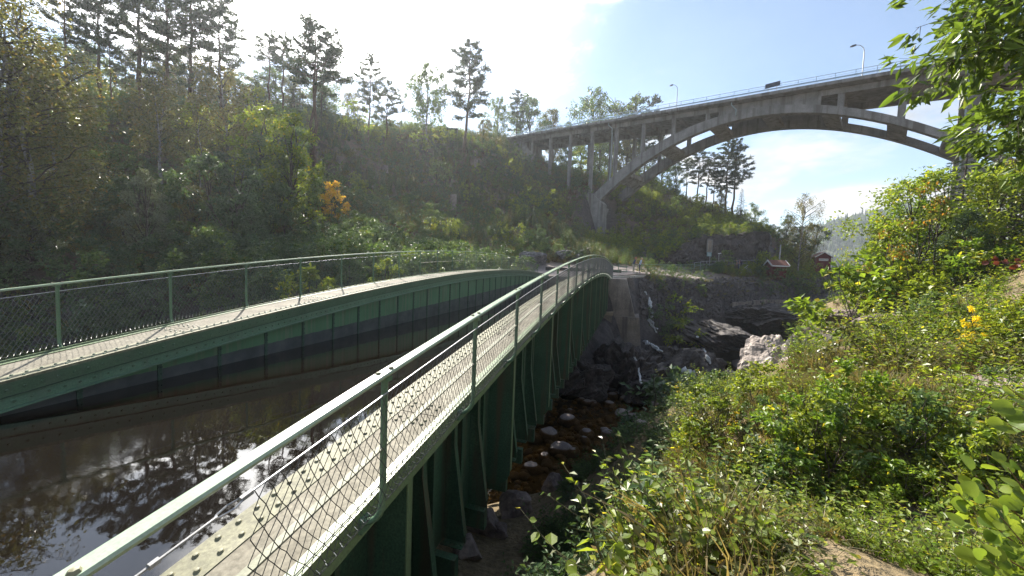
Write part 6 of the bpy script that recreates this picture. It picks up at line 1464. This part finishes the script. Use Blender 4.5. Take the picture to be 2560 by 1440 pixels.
def leaf_litter():
    global RNG
    RNG = np.random.default_rng(58); mb = MB(); P = []
    for g, r in ((at(2150,1425,2.7), .55), (at(2330,1370,2.9), .55), (at(2050,1440,2.6), .5), (at(2280,1440,2.4), .5)):
        q = g[:2]+RNG.normal(0, r*.55, (330, 2)); P.append(q)
    P = np.concatenate(P); z = H(P[:, 0], P[:, 1])+.012; n = len(P); leaves(mb, np.c_[P, z], np.c_[RNG.normal(0, 1, (n, 2)), RNG.normal(0, .12, n)], np.c_[RNG.normal(0, .25, (n, 2)), np.ones(n)], RNG.uniform(.02, .055, n), RNG.uniform(.012, .03, n), .3)
    tag(mb.build('leaf_litter', leaf_mat('dead_leaves', (.22,.13,.09), (.34,.23,.17), (.12,.06,.04), .15, .7, p3=.3)), 'pinkish dead leaves littering the gravel at the lower right', None, None, 'stuff')
leaf_litter()
def scatter_plateau():
    global RNG
    RNG = np.random.default_rng(53); n = 2600; px = RNG.uniform(1590, 2110, n); t = RNG.uniform(40, 78, n); P = np.array([at(a, 690, d) for a, d in zip(px, t)]); x, y = P[:, 0], P[:, 1]
    z = H(x, y); u = U_hill(x, y); d, bz, sg = river(x, y); w = proj(np.stack([x, y, z], -1)); edge = (z < u-.08) & (z > u-2.0) | (RNG.uniform(0, 1, n) < .16)
    keep = (sg > 0) & edge & (w[1] > 664); x, y, z, px = x[keep], y[keep], z[keep], w[0][keep]; n = len(x)
    idx = RNG.choice([3,4,5,8], n); dry = (px > 1760) & (px < 1890); idx = np.where(dry, RNG.choice([6,6,8], n), idx)
    scatter('undergrowth', hill_plants, np.stack([x, y, z-.03], -1), RNG.uniform(.4, .95, n), idx, 'low scrub and dry yellow grass along the edge of the canal path')
scatter_plateau()

# ------------------------------------------------------------------ far forested hill with its air
M_FAR_A = surf_mat('far_conifers', [(.3,(.020,.038,.018)),(.7,(.040,.062,.028))], .4, .95, 0, spec=.1); M_FAR_B = surf_mat('far_broadleaves', [(.3,(.045,.075,.024)),(.7,(.075,.105,.034))], .4, .95, 0, spec=.1)
def far_hill():
    global RNG
    RNG = np.random.default_rng(71)
    P0 = at(2130, 690, 430); xs = np.linspace(-420, 420, 90); ys = np.linspace(-60, 300, 40); ux = np.array([math.cos(.38), -math.sin(.38)]); uy = np.array([math.sin(.38), math.cos(.38)])
    X = P0[0]+xs[None]*ux[0]+ys[:, None]*uy[0]; Y = P0[1]+xs[None]*ux[1]+ys[:, None]*uy[1]
    top = 74+14*np.sin(xs/95.0+1.0)+8*np.sin(xs/37.0); Z = -6+(top[None]+6)*sstep(ys[:, None], -55, 190)*(1-sstep(np.abs(xs)[None], 300, 420))+fbm(X*.02, Y*.02, 3, 7)*6
    ny, nx = X.shape; i = np.arange(ny-1)[:, None]*nx+np.arange(nx-1)[None]; Q = np.stack([i, i+1, i+nx+1, i+nx], -1).reshape(-1, 4)
    mb = MB(); mb.add(np.stack([X, Y, Z], -1).reshape(-1, 3), Q); o = mb.build('far_hill', surf_mat('far_hill_ground', [(.3,(.025,.035,.016)),(.7,(.05,.06,.026))], .05, .95, 0), None, True); tag(o, kind='structure')
    n = 9000; a = RNG.uniform(-410, 410, n); b = RNG.uniform(-55, 215, n); ia = np.clip(((a+420)/840*89).astype(int), 0, 88); ib = np.clip(((b+60)/360*39).astype(int), 0, 38)
    x = P0[0]+a*ux[0]+b*uy[0]; y = P0[1]+a*ux[1]+b*uy[1]; z = Z[ib, ia]; w = proj(np.stack([x, y, z], -1)); k = (w[0] > 1850) & (w[0] < 2420)
    ms = []
    for q in range(5):
        m = MB(); h = RNG.uniform(11, 16); con = q < 3
        for l in range(5 if con else 4):
            th = np.arange(7)*2*np.pi/7; f = l/(5 if con else 4); r_ = (2.6*(1-f)+.4) if con else 3.6*math.sin(math.pi*(.25+.65*f)); z0 = h*(.12+.72*f); z1 = h*(.12+.72*f+.34) if con else z0+h*.28
            ring = np.c_[np.cos(th)*r_*RNG.uniform(.7,1.2,7), np.sin(th)*r_*RNG.uniform(.7,1.2,7), z0+RNG.uniform(-.6,.6,7)]
            m.add(np.vstack([ring, [(0,0,z1)]]), [[j, (j+1) % 7, 7] for j in range(7)])
        ms.append(m.mesh('forest_tree', M_FAR_A if con else M_FAR_B))
    scatter('far_forest', plants_collection('forest_tree', ms), np.stack([x, y, z-1], -1)[k], RNG.uniform(.6, 1.1, k.sum()), RNG.integers(0, 5, k.sum()), 'hazy mixed forest covering the distant hill', .03)
far_hill()
def haze():
    m, t, out = new_mat('haze'); v = N(t, 'ShaderNodeVolumePrincipled', inp={'Color': (.86,.93,1.0,1), 'Density': .00042, 'Anisotropy': .5}); t.links.new(v.outputs[0], out.inputs['Volume'])
    mb = MB(); mb.box((0, 250, 50), (2300, 1700, 142)); o = mb.build('haze', m); tag(o, kind='stuff')
haze()
# ------------------------------------------------------------------ near twigs whose leaves can be told apart
def leaf_mesh(seed, shape, mat):
    global RNG; RNG = np.random.default_rng(seed); mb = MB()
    if shape == 'round':
        th = np.linspace(0, 2*np.pi, 13)[:-1]; r = 1+.05*np.sin(th*6)
        V = [(.5+.5*math.cos(t)*r_, .50*math.sin(t)*r_*(1.0), .13*math.sin(t)**2-.07*math.cos(t)) for t, r_ in zip(th, r)]
        V[6] = (.03, 0, 0); V[0] = (1.08, 0, -.07)
        mb.add(V+[(.5,0,.0)], [[k, (k+1) % 12, 12] for k in range(12)]); mb.tube([(-.55,0,.02),(-.2,0,.03),(.05,0,0)], .012, 3, cap=False)
    else:
        xs = np.linspace(0, 1, 6); w = .17*np.sin(np.pi*np.clip(xs*.9+.06, 0, 1))**.8; z = -.16*xs**2
        rings = [[(x, -ww, zz+ww*.35), (x, 0, zz), (x, ww, zz+ww*.35)] for x, ww, zz in zip(xs, w, z)]; mb.loft(rings, False, False)
    return mb.mesh('leaf', mat, True)
M_ASPEN = leaf_mat('aspen_leaves', (.095,.155,.026), (.20,.26,.036), None, .5, .35, spec=.35, tboost=1.7)
M_WILLOW = leaf_mat('branch_leaves', (.075,.125,.022), (.14,.175,.026), None, .46, .4, tboost=1.9)
M_TWIG = surf_mat('reddish_twig', [(.3,(.12,.05,.03)),(.7,(.22,.10,.06))], 6, .7, 0)
def frame_from(D, Nn):
    D = D/np.linalg.norm(D); S_v = np.cross(Nn, D); S_v /= np.linalg.norm(S_v)+1e-9; Nn = np.cross(D, S_v)
    return Matrix(((D[0],S_v[0],Nn[0]),(D[1],S_v[1],Nn[1]),(D[2],S_v[2],Nn[2]))).to_euler()
def sapling(name, label, base, twigs, meshes, size, per, seed, stemr=.012):
    """stem from the ground, side twigs, and every leaf a piece of its own"""
    rs = np.random.default_rng(seed); o = empty(name, base, label, 'sapling'); b0 = np.array(base, float)
    for a, b, in twigs:
        a = np.array(a)-b0; b = np.array(b)-b0; mb = MB(); t = np.linspace(0, 1, 7)[:, None]; P = a+(b-a)*t+np.array([0,0,-.10])*np.linalg.norm(b-a)*(t**2-t)*-1; mb.tube(P, np.linspace(stemr*.5, .0015, 7), 5); tw = mb.build('twig', M_TWIG, o, True)
        for k in range(per):
            f = rs.uniform(.12, 1.0); p = a+(b-a)*f+np.array([0,0,-.10])*np.linalg.norm(b-a)*(f*f-f)*-1; d = (b-a)/np.linalg.norm(b-a)*.45+rs.normal(0, .6, 3); n = np.array([0,0,.7])+rs.normal(0, .38, 3)-FW*.8
            s = size*rs.uniform(.65, 1.15); l = link('leaf', meshes[rs.integers(len(meshes))], tw); l.scale = (s,s,s); d /= np.linalg.norm(d); l.location = p+d*s*.5; l.rotation_euler = frame_from(d, n)
    return o
LR = [leaf_mesh(1, 'round', M_ASPEN)]
q = at(2700, 1560, 1.9); base = (q[0], q[1], ground(q[0], q[1])-.05)
tw = [(at(2720,1480,1.75), at(2395,1235,1.55)), (at(2720,1500,1.7), at(2420,1330,1.5)), (at(2740,1440,1.75), at(2440,1190,1.7)), (at(2740,1430,1.6), at(2520,1170,1.55)), (at(2720,1560,1.6), at(2470,1400,1.45)), (at(2740,1540,1.5), at(2500,1290,1.45))]
sp = sapling('aspen_sapling', 'young aspen with round lime leaves reaching in at the lower right corner', base, tw, LR, .060, 34, 3)
mb = MB(); b0 = np.array(base); mb.tube([(0,0,0), np.array(at(2720,1500,1.72))-b0, np.array(at(2745,1400,1.7))-b0, np.array(at(2740,1150,1.7))-b0], [.014,.011,.009,.007], 6); mb.build('stem', M_TWIG, sp, True)
q = at(2720, 1200, 2.2); base2 = (q[0], q[1], ground(q[0], q[1])-.05)
sp = sapling('aspen_sapling', 'aspen twig with a few big round leaves above the corner one, at the right edge', base2, [(at(2720,1100,2.0), at(2510,960,1.9)), (at(2720,1080,1.95), at(2540,1010,1.85)), (at(2700,1130,1.95), at(2520,1060,1.9))], LR, .082, 10, 5)
mb = MB(); b0 = np.array(base2); mb.tube([(0,0,0), np.array(at(2720,1100,2.0))-b0, np.array(at(2730,1000,2.0))-b0], [.012,.009,.006], 6); mb.build('stem', M_TWIG, sp, True)
# pale-leaved seedling at the brink
LP = [leaf_mesh(2, 'round', leaf_mat('pale_seedling_leaves', (.16,.22,.10), (.22,.28,.14), None, .4, .35, spec=.6))]
q = at(1640, 1440, 3.6); base3 = (q[0], q[1], ground(q[0], q[1]))
sp = sapling('pale_seedling', 'pale-leaved seedling in sun at the brink of the bank', base3, [(base3, at(1585,1235,3.9)), (base3, at(1655,1260,3.8)), (base3, at(1605,1330,3.7))], LP, .085, 16, 8)

# overhanging tree, upper right: trunk outside the picture, nearest leaves single, the rest one crown mass
q = at(2860, 700, 6.2); base4 = np.array((q[0], q[1], ground(q[0], q[1])-.1))
tr = empty('overhanging_tree', base4, 'tree with long narrow leaves hanging into the upper right corner', 'tree')
mb = MB(); tip = at(2840,-300,6.4); mb.tube([np.zeros(3), (np.array(tip)-base4)*.5+np.array([.1,.1,0]), np.array(tip)-base4], [.13,.10,.06], 8); mb.build('trunk', M_BARK, tr, True)
LW = [leaf_mesh(4, 'long', M_WILLOW)]
boughs = [((2850,60),(2330,175),5.6),((2850,20),(2290,70),5.9),((2850,-60),(2330,-10),6.0),((2850,120),(2340,165),5.5),((2850,60),(2420,120),5.4),((2840,-40),(2440,30),5.7),((2840,-120),(2520,-60),5.8),((2850,330),(2450,280),5.8),((2850,360),(2450,330),5.6),((2850,290),(2480,220),5.7),((2850,250),(2545,160),5.6),((2850,380),(2500,390),5.5),((2850,0),(2395,50),5.3),((2850,310),(2520,300),5.4),((2850,20),(2480,95),5.8),((2850,-20),(2380,110),6.1)]
rs = np.random.default_rng(12); big = MB(); nleaf = 0
for i, (a_, b_, d) in enumerate(boughs):
    a = at(*a_, d+.6)-base4; b = at(*b_, d)-base4; L_ = np.linalg.norm(b-a); t = np.linspace(0, 1, 8)[:, None]; P = a+(b-a)*t+np.array([0,0,.12])*L_*(t-t**2)*2+np.r_[0,0,0]
    mb = MB(); mb.tube(P, np.linspace(.022, .003, 8), 5)
    cent = []
    for k in range(40):
        f = rs.uniform(.22, 1.0); p = np.array([np.interp(f, t[:, 0], P[:, j]) for j in range(3)]); e = p+rs.normal(0, .22, 3)+np.array([0,0,-.08]); mb.tube(np.stack([p, e]), [.005, .002], 3, cap=False); cent.append((e, e-p))
    bo = mb.build('bough', M_BARK, tr, True)
    for e, dd in cent:
        m = 8; 
        for k in range(m):
            d_ = dd/np.linalg.norm(dd)*.5+(b-a)/L_*.5+rs.normal(0, .55, 3)+np.array([0,0,-.30]); d_ /= np.linalg.norm(d_); n_ = np.array([0,0,1.0])+rs.normal(0, .6, 3); s = .23*rs.uniform(.65, 1.2); p = e+d_*.02+rs.normal(0, .045, 3)
            if k == 0 and nleaf < 290:
                l = link('leaf', LW[0], bo); l.location = p; l.scale = (s,s,s); l.rotation_euler = frame_from(d_, n_); nleaf += 1
            else: leaves(big, [p], np.array([d_]), np.array([n_]), s, s*.33, .12)
tag(big.build('foliage', M_WILLOW, tr), kind='stuff')
# red-leaved shrub at the right edge
LRd = [leaf_mesh(6, 'round', leaf_mat('red_leaves', (.09,.022,.018), (.13,.035,.02), None, .3, .5))]
q = at(2600, 700, 6.5); base5 = (q[0], q[1], ground(q[0], q[1]))
sp = sapling('red_leaved_twig', 'twig with dark red leaves crossing the right edge below the conifer', base5, [(at(2640,660,6.3), at(2462,648,6.4)), (at(2640,655,6.2), at(2500,655,6.3))], LRd, .085, 12, 9)
mb = MB(); b0 = np.array(base5); mb.tube([(0,0,0), np.array(at(2640,660,6.3))-b0], [.02,.01], 5); mb.build('stem', M_TWIG, sp, True)
